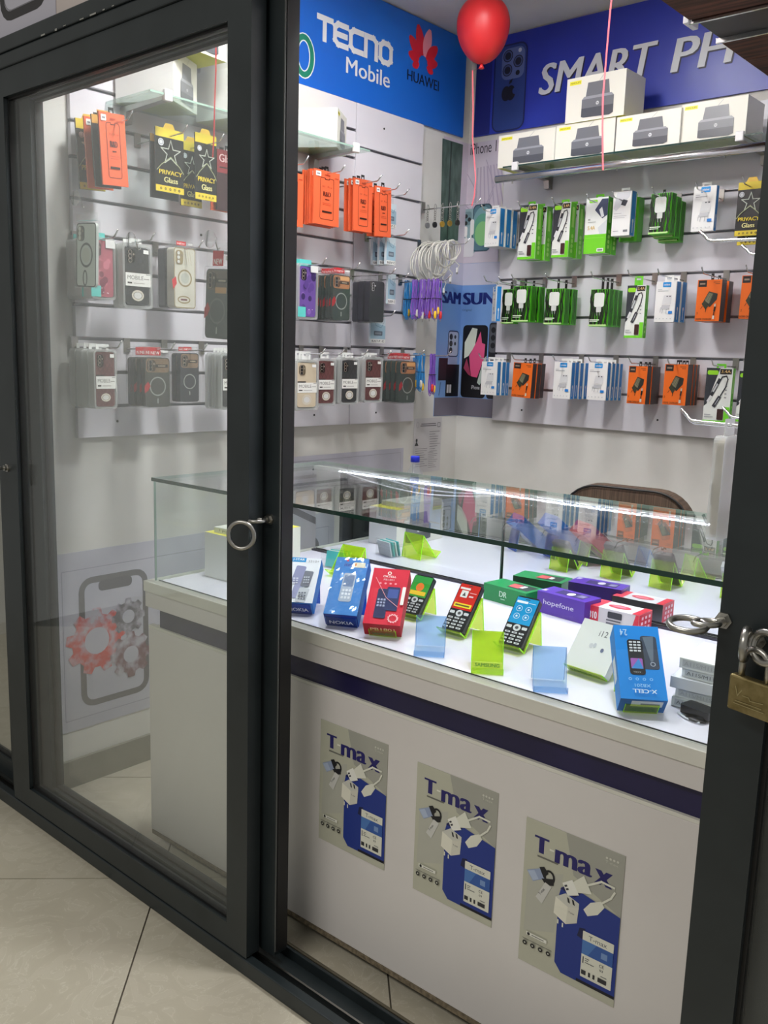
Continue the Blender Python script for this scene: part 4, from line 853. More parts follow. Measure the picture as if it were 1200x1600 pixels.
# cables, key rings
def loops(name, label, col, c, ln, wd, n, plugs, group, seed):
    random.seed(seed); t = thing(name, label, 'cable', c, (0, 0, PI / 2), group)
    b = MB(); m = C(*col, .35)
    for k in range(n):
        a = (k - (n - 1) / 2) / max(1, n) * wd; sw = random.uniform(.6, 1.3) * wd / n; dy = random.uniform(-.008, .008); L_ = ln * random.uniform(.88, 1.0)
        pts = [(a + sw * math.sin(2 * PI * i / 18) * (1 - .35 * math.cos(2 * PI * i / 18)), dy + .004 * math.sin(4 * PI * i / 18), -L_ / 2 + L_ / 2 * math.cos(2 * PI * i / 18)) for i in range(18)]
        b.tube(pts, .0021, m, 5, True)
    b.build('cord', t, True)
    MB().tube([(wd * .62 * math.cos(q), .010 * math.sin(q), -ln * .48) for q in [2 * PI * i / 14 for i in range(14)]], .0016, M_BLACK, 5, True).build('twist_tie', t)
    for i, pc in enumerate(plugs):
        px = (i - (len(plugs) - 1) / 2) * wd * .36; b = MB(); b.lathe([(.0036, 0), (.0064, .006), (.0068, .024), (.0036, .032)], C(*pc), 8); b.lathe([(.0016, -.012), (.0016, 0)], M_STEEL, 6)
        o = b.build('plug', t, True); o.location = (px, -.007, -ln * random.uniform(.86, .99))
    return t
YEL, REDP, WHP = (236, 190, 40), (214, 50, 50), (224, 220, 210)
def cbl(rect, d, hz, n, what, col, plugs, spread, wd, where, seed):
    x0, y0, x1, y1 = rect; pv = XL + d
    p0 = on((x0 + x1) / 2, y0, 0, pv); p1 = on((x0 + x1) / 2, y1, 0, pv); sp = spread / max(1, n - 1) / ppm(p0, 0)
    for i in range(n):
        lab = f'{what}, ' + (f'{["front one", "second from front", "third from front", "fourth from front"][i]} ' if n > 1 else '') + where
        loops('coiled_cable', lab, col, (pv - sp * i, p0.y, hz - HD + .006), hz - HD + .006 - p1.z, wd, 8, plugs[i % len(plugs)], 'coiled video cables', seed + i)
    return p0.y
y_ = cbl((672, 430, 697, 500), .235, 1.853, 4, 'purple video cable', (136, 96, 196), [(YEL, YEL, REDP), (REDP, YEL), (WHP, REDP), (WHP,)], 34, .052, 'in the upper bundle', 40)
cbl((640, 433, 660, 500), .09, 1.853, 2, 'light blue video cable', (60, 150, 214), [(WHP,), (C and YEL,)], 12, .046, 'in the upper bundle', 50)
hook('L', y_, 1.85, .26, 'chrome hook of the upper blue and purple cables')
y_ = cbl((668, 552, 686, 620), .20, 1.536, 1, 'purple video cable', (126, 84, 186), [(REDP, YEL)], 0, .036, 'hanging lowest beside the corner poster', 60)
cbl((650, 552, 668, 612), .13, 1.536, 2, 'light blue video cable', (52, 140, 206), [(WHP, YEL), (YEL,)], 10, .036, 'below the upper bundle', 64)
hook('L', y_, 1.533, .25, 'chrome hook of the lower blue and purple cables')
random.seed(5)
p = on(668, 376, 0, XL + .13); hy2 = 3.255
for i in range(5):
    ce = on((650, 662, 675, 684, 692)[i], (398, 402, 396, 392, 388)[i], 0, XL + .07 + .04 * i)
    t = thing('charging_cable', f'white charging cable, {["leftmost", "second from left", "middle", "second from right", "rightmost"][i]} in the tangled coil', 'cable', (XL + .07 + .035 * i, hy2, 2.004), (0, 0, PI / 2), 'white charging cables on one hook')
    b = MB(); R = (.092, .088, .078, .06, .045)[i]; pts = []
    for s in range(80):
        q = 2 * PI * s / 20 + i; rr = R * (1 + .13 * math.sin(s * .61 + i * 2)); pts.append((rr * .95 * math.sin(q) + .006 * math.sin(s * .9), .010 * math.sin(s * .37 + i), -R + .004 + rr * math.cos(q)))
    pts += [(.02, -.008, -2 * R), (.045, -.01, -2.25 * R), (.03, -.01, -2.6 * R)]
    b.tube(pts, .0022, C(216, 214, 206, .45), 5); b.build('cord', t, True)
    b = MB(); b.box(-.004, -.003, -.010, .004, .003, .010, W_); b.box(-.0034, -.002, -.018, .0034, .002, -.010, M_STEEL); o = b.build('plug', t); o.location = (.03, -.01, -2.6 * R - .006)
hook('L', hy2, 2.012, .26, 'chrome hook of the tangled white charging cables')
kh = on(700, 312, 0, XL + .22)
for i in range(5):
    d = .05 + .042 * i; ky = 3.275
    t = thing('key_ring', f'small key ring with a {["grey", "black", "gold", "brass", "dark"][i]} charm beside the dark green poster strip', 'key ring', (XL + d, ky, 2.166), (0, 0, PI / 2), 'key rings on one hook')
    torus(MB(), (0, 0, -.014), .0165, .0015, M_STEEL, (1, .4, 0), (0, 0, 1), 18, 5).build('split_ring', t, True)
    b = MB()
    for k in range(5): torus(b, (0, 0, -.034 - .009 * k), .006, .0013, M_STEEL, (1, 0, 0) if k % 2 else (0, 1, 0), (0, 0, 1), 10, 4)
    b.build('chain', t, True)
    MB().prism(ell(0, -.086, .013, .013, 12), 1, -.004, .004, (C(120, 120, 122), K_, C(190, 150, 60, .3, metal=.8), C(170, 136, 64, .3, metal=.8), C(40, 36, 34))[i]).build('charm', t, bevel=.001)
hook('L', 3.275, 2.178, .29, 'chrome hook of the small key rings')

# ================================================================== BACK WALL GOODS
Q1, Q2, Q3 = 2.167, 1.863, 1.527
BXN = {'orange': 'orange charger box', 'zebra': 'green striped charger box', 'white_blue': 'white and blue charger box', 'cable': 'green and white cable box', 'half': 'white over green charger box', 'white_cable': 'white and blue cable box', 'round': 'green earphone box'}
def box(kinds, rect, hz, where, d=.175, **kw): return hang('B', make_box, kinds, rect, hz, d, BXN, where, 'box', group='boxes hanging on the back wall', **kw)
box(['white_blue'] * 3, (758, 326, 780, 385), Q1, 'top row, nearest the corner', spread=20)
box(['cable'] * 2, (811, 320, 838, 405), Q1, 'top row, left pair', spread=16)
box(['cable'] * 2, (864, 317, 890, 402), Q1, 'top row, right pair', spread=16)
box(['half'] * 2, (914, 309, 948, 396), Q1, 'top row', spread=9)
box(['white_cable', 'round'], (957, 299, 985, 368), Q1, 'top row, middle', spread=14, dz=.012)
box(['zebra'] * 3, (1016, 302, 1048, 366), Q1, 'top row', spread=22, dz=.01)
box(['white_blue'], (1082, 291, 1117, 361), Q1, 'alone in the top row', t=.03)
hang('B', make_pack, ['privacy', 'privacy'], (1151, 284, 1192, 368), Q1, .19, SP, 'beside the right door post', 'pack', spread=5, t=.006, dz=.03)
box(['white_blue'], (766, 448, 778, 502), Q2, 'turned sideways, middle row by the corner', yaw=math.radians(-38), t=.04)
box(['zebra'], (785, 452, 806, 506), Q2, 'partly hidden, middle row', d=.12, t=.035)
box(['zebra'] * 2, (802, 447, 829, 503), Q2, 'middle row, left', d=.20, spread=13)
box(['zebra'] * 2, (852, 451, 881, 507), Q2, 'middle row, centre', spread=12)
box(['zebra'] * 3, (922, 452, 951, 510), Q2, 'middle row, right', spread=15)
box(['cable'], (978, 446, 1007, 528), Q2, 'alone in the middle row', t=.028)
box(['white_blue'] * 2, (1024, 440, 1055, 503), Q2, 'middle row', spread=9)
box(['orange'] * 2, (1088, 437, 1126, 502), Q2, 'middle row, left', spread=13)
box(['orange'] * 2, (1157, 430, 1194, 498), Q2, 'middle row by the door post', spread=13)
box(['white_blue'] * 3, (752, 565, 776, 617), Q3, 'bottom row, nearest the corner', spread=14)
box(['orange'] * 3, (800, 567, 830, 621), Q3, 'bottom row, left', spread=14, tilt=2)
box(['white_blue'] * 4, (865, 566, 892, 623), Q3, 'bottom row, centre left', spread=20)
box(['white_blue'] * 4, (918, 567, 948, 625), Q3, 'bottom row, centre right', spread=18)
box(['orange'] * 3, (981, 572, 1010, 631), Q3, 'bottom row, middle', spread=15)
box(['orange'] * 4, (1037, 569, 1073, 633), Q3, 'bottom row, right', spread=14)
box(['cable'], (1101, 575, 1142, 661), Q3, 'bottom row by the door post', t=.03)
box(['cable'], (1152, 580, 1190, 660), Q3, 'hidden behind the door post', t=.03)

# right hand wall: a few long hooks reach into view
for px, py, lab in ((1066, 646, 'long chrome hook reaching in below the bottom row'), (1128, 639, 'shorter looking chrome hook behind the long one'), (1092, 364, 'chrome hook reaching in under the lone white box'), (1158, 386, 'chrome hook below the privacy glass pack')):
    p = on(px, py, 0, XR - .27); hook('R', p.y, p.z - .02, .22, lab, .0033)
p = on(1139, 680, 0, XR - .12)
r = make_case('beige', .085, .19, .02, .03); r.location = (XR - .13, p.y, p.z - .19); r.rotation_euler = (0, 0, -PI / 2); tag(r, 'white phone case pack seen edge on beside the door post', 'phone case')
hook('R', p.y, p.z + .018, .16, 'chrome hook of the white pack seen edge on')

# ================================================================== GLASS SHELVES AND PRINTER BOXES
def shelf(name, label, wall, a0, a1, z, depth, rail):
    t = thing(name, label, 'shelf', (XL, a0, z) if wall == 'L' else (a0, YB, z)); dd = .021
    def put(nm, p0, d0, z0, p1, d1, z1, m, bev=0):
        b = MB(); b.box(d0, p0, z0, d1, p1, z1, m) if wall == 'L' else b.box(p0, -d1, z0, p1, -d0, z1, m); return b.build(nm, t, bevel=bev)
    L_ = a1 - a0
    put('glass_plate', 0, dd, 0, L_, depth, .006, glass('shelf_glass', (.88, .95, .92, 1), 1.5, .10, (.6, .75, .7, 1)))
    put('front_edge', 0, depth, 0, L_, depth + .001, .006, M_GEDGEL if wall == 'L' else M_GEDGE)
    for p in (.05, L_ - .09):
        b = MB(); q = [(dd, -.001), (depth - .01, -.001), (depth - .01, -.012), (dd + .035, -.018), (dd + .03, -.052), (dd, -.052)]
        b.prism(q, 1, p, p + .025, M_STEEL) if wall == 'L' else b.prism([(-y, z_) for y, z_ in q], 0, p, p + .025, M_STEEL); b.build('bracket', t)
        put('bracket_tip', p - .002, depth - .006, -.016, p + .027, depth + .008, .018, mat(S(222, 222, 222), .3), .003)
    if rail:
        MB().tube([(-.02, -depth - .014, -.046), (L_ + .02, -depth - .014, -.046)], .0155, M_CHROME, 14).build('front_rail', t, True)
        for p in (.06, L_ * .5, L_ - .12): MB().tube([(p, -depth - .012, -.055), (p, -depth - .012, -.07)], .003, M_STEEL, 6).build('rail_stud', t)
    return t
shelf('glass_shelf', 'glass shelf on brackets above the phone cases', 'L', 1.68, 2.655, 2.258, .262, False)
shelf('glass_shelf', 'glass shelf with chrome rail carrying the printer boxes', 'B', -2.31, -1.235, 2.294, .30, True)
PY = C(232, 228, 214, .4)
def make_printer(w, h, t, back_print=True):
    r = bpy.data.objects.new('printer_box', None); COL.objects.link(r)
    b = MB(); vs = [(x, y, z) for z in (0, h) for y in (0, t) for x in (-w / 2, w / 2)]
    b.add(vs, [(0, 1, 5, 4), (2, 6, 7, 3)], C(228, 226, 214, .4)); b.add(vs, [(0, 4, 6, 2), (1, 3, 7, 5)], C(222, 222, 220, .4)); b.add(vs, [(0, 2, 3, 1)], C(206, 204, 60, .4)); b.add(vs, [(4, 5, 7, 6)], C(230, 222, 80, .4)); b.build('carton', r)
    for sgn, nm in ((1, 'front_print'), (-1, 'back_print')):
        if sgn < 0 and not back_print: continue
        a = Art(); X = lambda u: (u - .5) * w; Z = lambda v: v * h
        G1, G2, G3 = C(112, 114, 119, .3), C(80, 82, 88, .3), C(150, 152, 158, .3)
        a.rect(X(.05), Z(.84), X(.25), Z(.93), C(236, 230, 60)); a.text('MIMOLIFE', X(.065), Z(.865), X(.235), Z(.905), C(120, 116, 30), .02)
        a.poly([(X(.34), Z(.52)), (X(.37), Z(.84)), (X(.72), Z(.84)), (X(.75), Z(.52))], G1); a.line([(X(.56), Z(.84)), (X(.64), Z(.98))], .0012, G3)
        a.poly([(X(.28), Z(.12)), (X(.28), Z(.48)), (X(.32), Z(.54)), (X(.78), Z(.54)), (X(.82), Z(.48)), (X(.82), Z(.12)), (X(.76), Z(.06)), (X(.32), Z(.08))], G1); a.poly([(X(.28), Z(.48)), (X(.32), Z(.54)), (X(.78), Z(.54)), (X(.82), Z(.48))], G3); a.poly([(X(.28), Z(.10)), (X(.28), Z(.28)), (X(.82), Z(.28)), (X(.82), Z(.10)), (X(.76), Z(.06)), (X(.32), Z(.08))], G2)
        a.ell(X(.55), Z(.36), w * .026, w * .026, C(206, 208, 210), 12); a.text('hp', X(.535), Z(.335), X(.565), Z(.385), C(60, 62, 70), .02)
        a.build(nm, r, (lambda x, z, l: (x, -l, z)) if sgn > 0 else (lambda x, z, l: (-x, t + l, z)))
    return r
def printer(rect, yf, zb, label, dep=.16):
    x0, y0, x1, y1 = rect; A, B_ = on(x0, (y0 + y1) / 2, 1, yf), on(x1, (y0 + y1) / 2, 1, yf); T_ = on((x0 + x1) / 2, y0, 1, yf)
    r = make_printer(B_.x - A.x, T_.z - zb, dep, False); r.location = ((A.x + B_.x) / 2, yf, zb); tag(r, label, 'box', 'printer boxes on the chrome rail shelf'); return r
ys_ = 3.345; zz = 2.3005
printer((779, 206, 866, 252), ys_, zz, 'white printer box at the left end of the rail shelf')
printer((869, 190, 960, 242), ys_ + .01, zz, 'white printer box second from left on the rail shelf')
printer((963, 176, 1062, 236), ys_ - .012, zz, 'white printer box with a lighter printer, third on the rail shelf')
printer((1064, 156, 1166, 222), ys_, zz, 'white printer box at the right end of the rail shelf')
p0, p1, pt = on(884, 158, 1, ys_), on(975, 158, 1, ys_), on(930, 124, 1, ys_); zt2 = on(915, 192, 1, ys_).z
r = make_printer(p1.x - p0.x, .168, .16, False); r.location = ((p0.x + p1.x) / 2, ys_ + .004, max(on(915, 190, 1, ys_ + .01).z, on(1012, 176, 1, ys_ - .012).z) + .001); tag(r, 'white printer box lying on top of the others', 'box', 'printer boxes on the chrome rail shelf')
def lshelf_box(px, py, w, h, dep, ang, zb, label, xo):
    p = on(px, py, 0, xo); r = make_printer(w, h, dep, False); r.location = (p.x, p.y, zb); r.rotation_euler = (0, 0, math.radians(ang)); tag(r, label, 'box', 'printer boxes on the side wall shelf')
zl = 2.2645
lshelf_box(290, 150, .17, .155, .20, 118, zl, 'printer box at the left end of the side shelf', XL + .17)
lshelf_box(318, 100, .20, .14, .16, 96, zl + .156, 'printer box stacked on the left end box of the side shelf', XL + .24)
lshelf_box(392, 165, .17, .155, .17, 100, zl, 'plain white box behind the door stile on the side shelf', XL + .20)
lshelf_box(392, 100, .17, .14, .16, 92, zl + .156, 'printer box on top behind the door stile', XL + .20)
lshelf_box(534, 215, .16, .14, .17, 122, zl, 'plain white box at the right end of the side shelf', XL + .15)

# ================================================================== POSTERS IN THE CORNER
def L3(px, py): p = on(px, py, 0, XL + .004); return (p.y, p.z)
def B3(px, py): p = on(px, py, 1, YB - .004); return (p.x, p.z)
PK = noisy('pale_pink_print', S(196, 186, 200), S(206, 198, 210), 6, .3); SKY = noisy('sky_blue_print', S(104, 146, 206), S(122, 160, 214), 2, .3)
ip = thing('phone_poster', 'pink phone poster with a dark green strip in the corner', 'poster', (XL, YB, 1.95))
sm = thing('phone_poster', 'blue phone poster with dark lettering wrapped round the corner', 'poster', (XL, YB, 1.3))
def sheets(root, y_l, zt, zb, x_r, m, th=.002):
    o = MB().box(XL + .0004, y_l, zb, XL + th, YB - .0004, zt, m).build('sheet', root); o.location = (-XL, -YB, -root.location.z)
    o = MB().box(XL + th, YB - th, zb, x_r, YB - .0004, zt, m).build('sheet', root); o.location = (-XL, -YB, -root.location.z)
zi0 = L3(700, 408)[1]; zi1 = L3(725, 222)[1]; yl = L3(691, 300)[0]
sheets(ip, yl, zi1, zi0 + .001, B3(783, 300)[0], PK)
aL, aB = Art(), Art()
GS = noisy('dark_green_print', S(50, 74, 66), S(84, 106, 98), 30, .35, stretch=(40, 1, .4))
aL.poly([L3(692, 216), L3(724, 226), L3(716, 376), L3(688, 376)], GS); aL.poly([L3(705, 221), L3(707, 222), L3(700, 376), L3(698, 376)], C(28, 44, 40)); aL.poly([L3(688, 377), L3(717, 377), L3(716, 404), L3(687, 402)], C(196, 192, 206)); aL.poly([L3(704, 386), L3(712, 386), L3(712, 405), L3(704, 404)], C(214, 212, 222))
for k in range(9):
    u = 745 + k * 5; aB.poly([B3(u, 262 - k), B3(u + 2.4, 262 - k), B3(u - 4 + k * 2.6 + 2, 330), B3(u - 4 + k * 2.6, 330)], C(176, 166, 186))
for q in ([(729, 270), (745, 300), (733, 345)], [(726, 320), (752, 345), (770, 300)], [(760, 250), (772, 290), (755, 330)]): aB.line([B3(*c) for c in q], .004, C(170, 160, 180)); 
xa, za = B3(735, 241); xb, zb_ = B3(792, 232); aB.text('iPhone 12 Pro', xa, za - .004, xa + .255, za + .046, C(44, 42, 54), .0)
x0, z0 = B3(721, 398); x1, z1 = B3(738, 326); aB.rr(x0 - .004, z0 - .0, x1 + .03, z1, .02, C(140, 168, 174)); aB.rr(x0 + .004, z1 - .075, x0 + .05, z1 - .012, .012, C(110, 140, 146))
for dx, dz in ((.014, .028), (.034, .044), (.014, .060)): aB.ell(x0 + .004 + dx, z1 - .005 - dz, .010, .010, C(30, 36, 40), 12)
x2, z2 = B3(761, 318); xs = x1 + .006
aB.rr(xs, z0 + .01, x2 + .03, z2, .024, C(58, 82, 96)); aB.rr(xs + .006, z0 + .016, x2 + .024, z2 - .006, .02, C(84, 118, 132)); aB.rr(xs + .04, z2 - .018, x2 - .01, z2 - .004, .006, C(20, 26, 32))
cxp = (xs + x2 + .03) / 2; czp = (z0 + z2) / 2
for rx, rz, q, cc in ((.060, .090, .012, (116, 156, 164)), (.052, .074, -.004, (96, 158, 136)), (.042, .056, -.022, (134, 192, 128))): aB.ell(cxp + .004, czp + q, rx, rz, C(*cc), 24)
aB.rr(x0 + .002, z0 - .012, x0 + .072, z0 + .075, .012, C(216, 216, 220)); aB.rr(x0 + .006, z0 + .082, x0 + .030, z0 + .13, .010, W_); aB.rr(x0 + .046, z0 + .088, x0 + .068, z0 + .16, .010, W_); aB.line([(x0 + .024, z0 + .09), (x0 + .026, z0 + .06)], .007, W_); aB.line([(x0 + .052, z0 + .11), (x0 + .050, z0 + .07)], .007, W_)
for a_, wf in ((aL, Lw(.002)), (aB, Bw(.002))):
    o = a_.build('poster_print', ip, wf, eps=.0001); o.location = (-XL, -YB, -1.95)
zs0 = L3(690, 650)[1]; zs1 = zi0; yl2 = L3(683, 520)[0]
sheets(sm, yl2, zs1, zs0, B3(779, 520)[0], SKY)
aL, aB = Art(), Art(); GP = C(196, 196, 214); yr = YB - .0022; xr2 = B3(779, 520)[0]
def both(zb, zt, m): aL.rect(yl2 + .001, zb, yr, zt, m); aB.rect(XL + .0022, zb, xr2 - .001, zt, m)
both(L3(700, 443)[1], zs1 - .001, GP); both(zs0 + .001, L3(700, 621)[1], C(112, 108, 122))
INK2 = C(20, 34, 110); za = L3(700, 474)[1]; zb_ = L3(700, 455)[1]
aL.text('SAM', L3(691, 465)[0], za, yr - .010, zb_, INK2, .085); aB.text('SUNG', XL + .008, za, XL + .275, zb_, INK2, .085)
xo, zo = B3(722, 487); aB.text('Original', xo, zo, xo + .055, zo + .013, C(80, 100, 140))
ya, zt_ = L3(701, 516); aL.frame(ya, zt_ - .125, ya + .085, zt_, .018, .006, C(40, 50, 90)); aL.rr(ya + .006, zt_ - .12, ya + .080, zt_ - .006, .014, C(168, 180, 206))
for dy_, dz_ in ((.024, .03), (.024, .062), (.024, .094), (.056, .03), (.056, .062)): aL.ell(ya + dy_, zt_ - dz_, .013 if dy_ < .03 else .008, .015 if dy_ < .03 else .009, C(20, 24, 44), 12)
aL.rect(ya - .005, zt_ - .30, ya + .08, zt_ - .126, C(146, 162, 196)); y2, z2 = L3(686, 559); y3, z3 = L3(715, 620)
aL.rect(y2, z3 + .08, y2 + .07, z2, C(44, 30, 40)); aL.rect(y2 + .06, z3 + .003, yr, z2 - .03, C(16, 14, 22)); aL.rect(y2 + .07, z3 + .02, y2 + .085, z3 + .06, C(200, 200, 206)); aL.rect(y2 + .09, z3 + .02, y2 + .105, z3 + .06, C(200, 200, 206)); aL.line([(y2 + .02, z3 + .07), (y2 + .01, z3 + .01)], .003, C(40, 40, 60))
xa, zt_ = B3(724, 508); xe_, _ = B3(763, 505); zbb = L3(700, 621)[1]
aB.rr(xa, zbb + .002, xe_, zt_, .02, C(14, 12, 16)); aB.rr(XL + .0025, zbb + .002, xa - .004, zt_ - .12, .002, C(150, 170, 206)); 
aB.poly([B3(725, 560), B3(726, 535), B3(738, 512), B3(746, 514), B3(742, 540), B3(732, 556)], C(206, 212, 196)); aB.poly([B3(734, 575), B3(733, 556), B3(744, 535), B3(751, 518), B3(753, 536), B3(758, 538), B3(756, 560), B3(745, 590), B3(736, 588)], C(216, 82, 128)); aB.poly([B3(724, 575), B3(729, 560), B3(736, 588), B3(731, 585)], C(160, 60, 90)); aB.poly([B3(745, 598), B3(756, 560), B3(760, 556), B3(758, 585), B3(749, 602)], C(170, 184, 176))
aB.text('iPhone', B3(736, 608)[0], B3(736, 608)[1], B3(749, 606)[0], B3(736, 602)[1], C(200, 200, 206)); xq, zq = B3(765, 504); aB.rr(xq, zbb + .002, xr2 - .002, zq, .016, C(30, 30, 36)); aB.rr(xq + .004, zq - .14, xq + .05, zq - .008, .012, C(84, 86, 92))
for k in range(3): aB.ell(xq + .024, zq - .035 - .036 * k, .013, .014, C(20, 20, 24), 12)
for a_, wf in ((aL, Lw(.002)), (aB, Bw(.002))):
    o = a_.build('poster_print', sm, wf, eps=.0001); o.location = (-XL, -YB, -1.3)

# sheet of paper near the corner, gear poster low on the side wall
y0, z0 = L3(645, 740); y1, z1 = L3(691, 652); y1 = min(y1, YB - .03)
pn = tag(MB().box(0, 0, 0, .0015, y1 - y0, z1 - z0, C(196, 194, 196)).build('notice_paper'), 'printed notice sheet taped near the corner above the counter', 'paper'); pn.location = (XL + .0004, y0, z0)
a = Art(); wv, hv = y1 - y0, z1 - z0; IK = C(104, 102, 108)
a.rect(wv * .25, hv * .885, wv * .78, hv * .90, IK); a.rect(wv * .22, hv * .85, wv * .80, hv * .865, IK); a.frame(wv * .84, hv * .82, wv * .95, hv * .91, .003, .003, IK); a.ring(wv * .12, hv * .88, .010, .014, .002, C(160, 158, 164), 12)
a.ell(wv * .10, hv * .60, .007, .009, C(50, 50, 54), 10); a.poly([(wv * .03, hv * .50), (wv * .17, hv * .50), (wv * .10, hv * .585)], C(50, 50, 54))
random.seed(2)
for k in range(9): a.rect(wv * .55, hv * (.74 - .045 * k), wv * random.uniform(.75, .94), hv * (.748 - .045 * k), IK); a.rect(wv * .06, hv * (.44 - .04 * k), wv * random.uniform(.3, .5), hv * (.447 - .04 * k), IK); a.rect(wv * .52, hv * (.36 - .035 * k), wv * random.uniform(.7, .93), hv * (.366 - .035 * k), IK)
a.build('text_lines', pn, lambda y, z, l: (.0015 + l, y, z))
gp = thing('repair_poster', 'worn lavender poster with phone outline and gears low on the side wall', 'poster', (XL, 1.5, .3))
LV = noisy('lavender_vinyl', S(176, 176, 190), S(188, 188, 200), 5, .4)
ya, zt_ = L3(80, 868); yb, zb_ = L3(86, 1152); ye = L3(500, 800)[0]
zt_ = L3(235, 845)[1]; 
o = MB().prism(rrect(ya, zb_, 2.36, zt_, .03), 0, XL + .0004, XL + .002, LV).build('sheet', gp); o.location = (-XL, -1.5, -.3)
a = Art(); LN = C(150, 150, 162)
y0, z0 = L3(103, 1130); y1, z1 = L3(101, 896); a.frame(y0, z0, 2.32, z1 + .005, .002, .0025, LN)
y2, zc = L3(128, 1108); y3, zd = L3(231, 886); a.frame(y2, zc, y3, zd, .05, .022, C(98, 96, 100)); a.rr(y2 + .075, zd - .055, y3 - .065, zd - .018, .016, C(86, 84, 90))
def gear(cy, cz, R, n, m, hole, mh):
    pts = []
    for k in range(n):
        for q, rr in ((-.34, .80), (-.20, 1.0), (.20, 1.0), (.34, .80)): th = 2 * PI * (k + q) / n; pts.append((cy + R * rr * math.sin(th), cz + R * rr * math.cos(th)))
    a.poly(pts, m); a.ell(cy, cz, R * hole, R * hole, mh, 20)
def worn(name, c): return noisy(name, S(*c), S(182, 180, 192), 26, .45, lo=.42, hi=.66)
o = a.build('poster_print', gp, Lw(.002), eps=.0001); o.location = (-XL, -1.5, -.3)
a = Art(); a.l = 8; cy, cz = L3(152, 1001); gear(cy, cz, .118, 9, worn('worn_red_print', (200, 70, 66)), .40, LV); o = a.build('gear_print', gp, Lw(.002), eps=.0001); o.location = (-XL, -1.5, -.3)
a = Art(); a.l = 11; cy, cz = L3(201, 963); gear(cy, cz, .068, 8, worn('worn_grey_print', (96, 94, 104)), .36, LV); o = a.build('gear_print', gp, Lw(.002), eps=.0001); o.location = (-XL, -1.5, -.3)
a = Art(); a.l = 14; cy, cz = L3(205, 1022); gear(cy, cz, .085, 8, worn('worn_dark_print', (120, 84, 92)), .36, LV); o = a.build('gear_print', gp, Lw(.002), eps=.0001); o.location = (-XL, -1.5, -.3)
g2 = thing('repair_poster', 'lavender poster seen through the end of the display case', 'poster', (XL, 2.37, .3))
o = MB().box(0, .01, 0, .0016, .85, .66, LV).build('sheet', g2); o.location = (.0004, 0, .12)
a = Art(); a.rect(.12, .60, .32, .615, C(70, 70, 78)); a.rect(.12, .565, .34, .58, C(70, 70, 78)); a.poly([(.06, .50), (.34, .37), (.34, .34), (.06, .47)], C(110, 110, 118)); a.frame(.012, .03, .83, .64, .002, .002, LN); o = a.build('poster_print', g2, lambda y, z, l: (.002 + l, y, z + .12))

# ================================================================== BALLOONS
def balloon(c, label, ribbon, col=(206, 40, 44), rib=(240, 110, 120)):
    t = thing('balloon', label, 'balloon', (c[0], c[1], c[2]), group='red balloons at the ceiling')
    prof = []
    for i in range(25):
        q = PI * i / 24; r = .105 * math.sin(q) * (1 + .10 * math.cos(q)); z = .118 * math.cos(q) if q < PI / 2 else .135 * math.cos(q); prof.append((max(r, .0015), z))
    m = mat(S(*col), .42, 0, .5, .0, 'red_latex'); MB().lathe(prof, m, 32).build('skin', t, True)
    MB().lathe([(.004, -.132), (.007, -.142), (.012, -.152), (.008, -.154)], m, 12).build('knot', t, True)
    b = MB(); pts = [Vector(p) - Vector(c) for p in ribbon]; wv = .0022
    vs = []; fs = []
    for i, p in enumerate(pts): vs += [p + Vector((-wv, 0, 0)), p + Vector((wv, .0008, 0))]
    for i in range(len(pts) - 1): fs.append((2 * i, 2 * i + 1, 2 * i + 3, 2 * i + 2))
    vs2 = [v + Vector((0, .0012, 0)) for v in vs]; n = len(vs); b.add(vs + vs2, fs + [tuple(i + n for i in f)[::-1] for f in fs], C(*rib, .35)); b.build('ribbon', t)
yb_ = 3.13; p = on(755, 43, 1, yb_); c = (p.x, yb_, min(p.z, ZC - .119))
p2 = on(755, 43, 2, c[2]); c = (p2.x, p2.y, c[2])
balloon(c, 'red balloon touching the ceiling near the corner', [(c[0], c[1], c[2] - .15)] + [tuple(on(px, py, 1, c[1])) for px, py in ((738, 110), (739, 170), (738, 215), (741, 250), (743, 280), (741, 305), (737, 322))])
yy_ = 2.5; p = on(955, 0, 1, yy_); c = (p.x + .03, yy_, ZC - .119)
balloon(c, 'red balloon above the printer boxes with a long pink ribbon', [(c[0], c[1], c[2] - .15), tuple(p)] + [tuple(on(px, py, 1, yy_)) for px, py in ((952, 30), (947, 90), (942, 150), (941, 200), (942, 266))])
yy_ = 1.9; p = on(337, 60, 1, yy_); c = (p.x + .02, yy_, ZC - .119)
balloon(c, 'red balloon behind the left door with a red ribbon', [(c[0], c[1], c[2] - .15), tuple(p)] + [tuple(on(px, py, 1, yy_)) for px, py in ((337, 110), (335, 160), (334, 210), (332, 246))], rib=(196, 50, 60))

# ================================================================== CHAIR, BOTTLE
cp = on(975, 762, 1, 2.66)
chx, chz = cp.x, cp.z
t = thing('office_chair', 'brown corduroy chair pushed up behind the counter', 'chair', (chx, 2.70, 0), (0, 0, math.radians(8)))
M_CORD = noisy('brown_corduroy', S(70, 56, 46), S(98, 80, 66), 4, .9, .3, stretch=(60, 1, 1))
def puff(x0, x1, z0, z1, r, y0, y1):
    b = MB(); o = rrect(x0, z0, x1, z1, r, 8); i = rrect(x0 + .015, z0 + .015, x1 - .015, z1 - .015, r * .85, 8); n = len(o)
    for a_, b_, ya_, yb2 in ((i, o, y0, y0 + .015), (o, o, y0 + .015, y1 - .015), (o, i, y1 - .015, y1)):
        b.add([(p[0], ya_, p[1]) for p in a_] + [(p[0], yb2, p[1]) for p in b_], [(k, (k + 1) % n, n + (k + 1) % n, n + k) for k in range(n)], M_CORD)
    b.add([(p[0], y0, p[1]) for p in i], [list(range(n))], M_CORD); b.add([(p[0], y1, p[1]) for p in i], [list(range(n))], M_CORD); return b
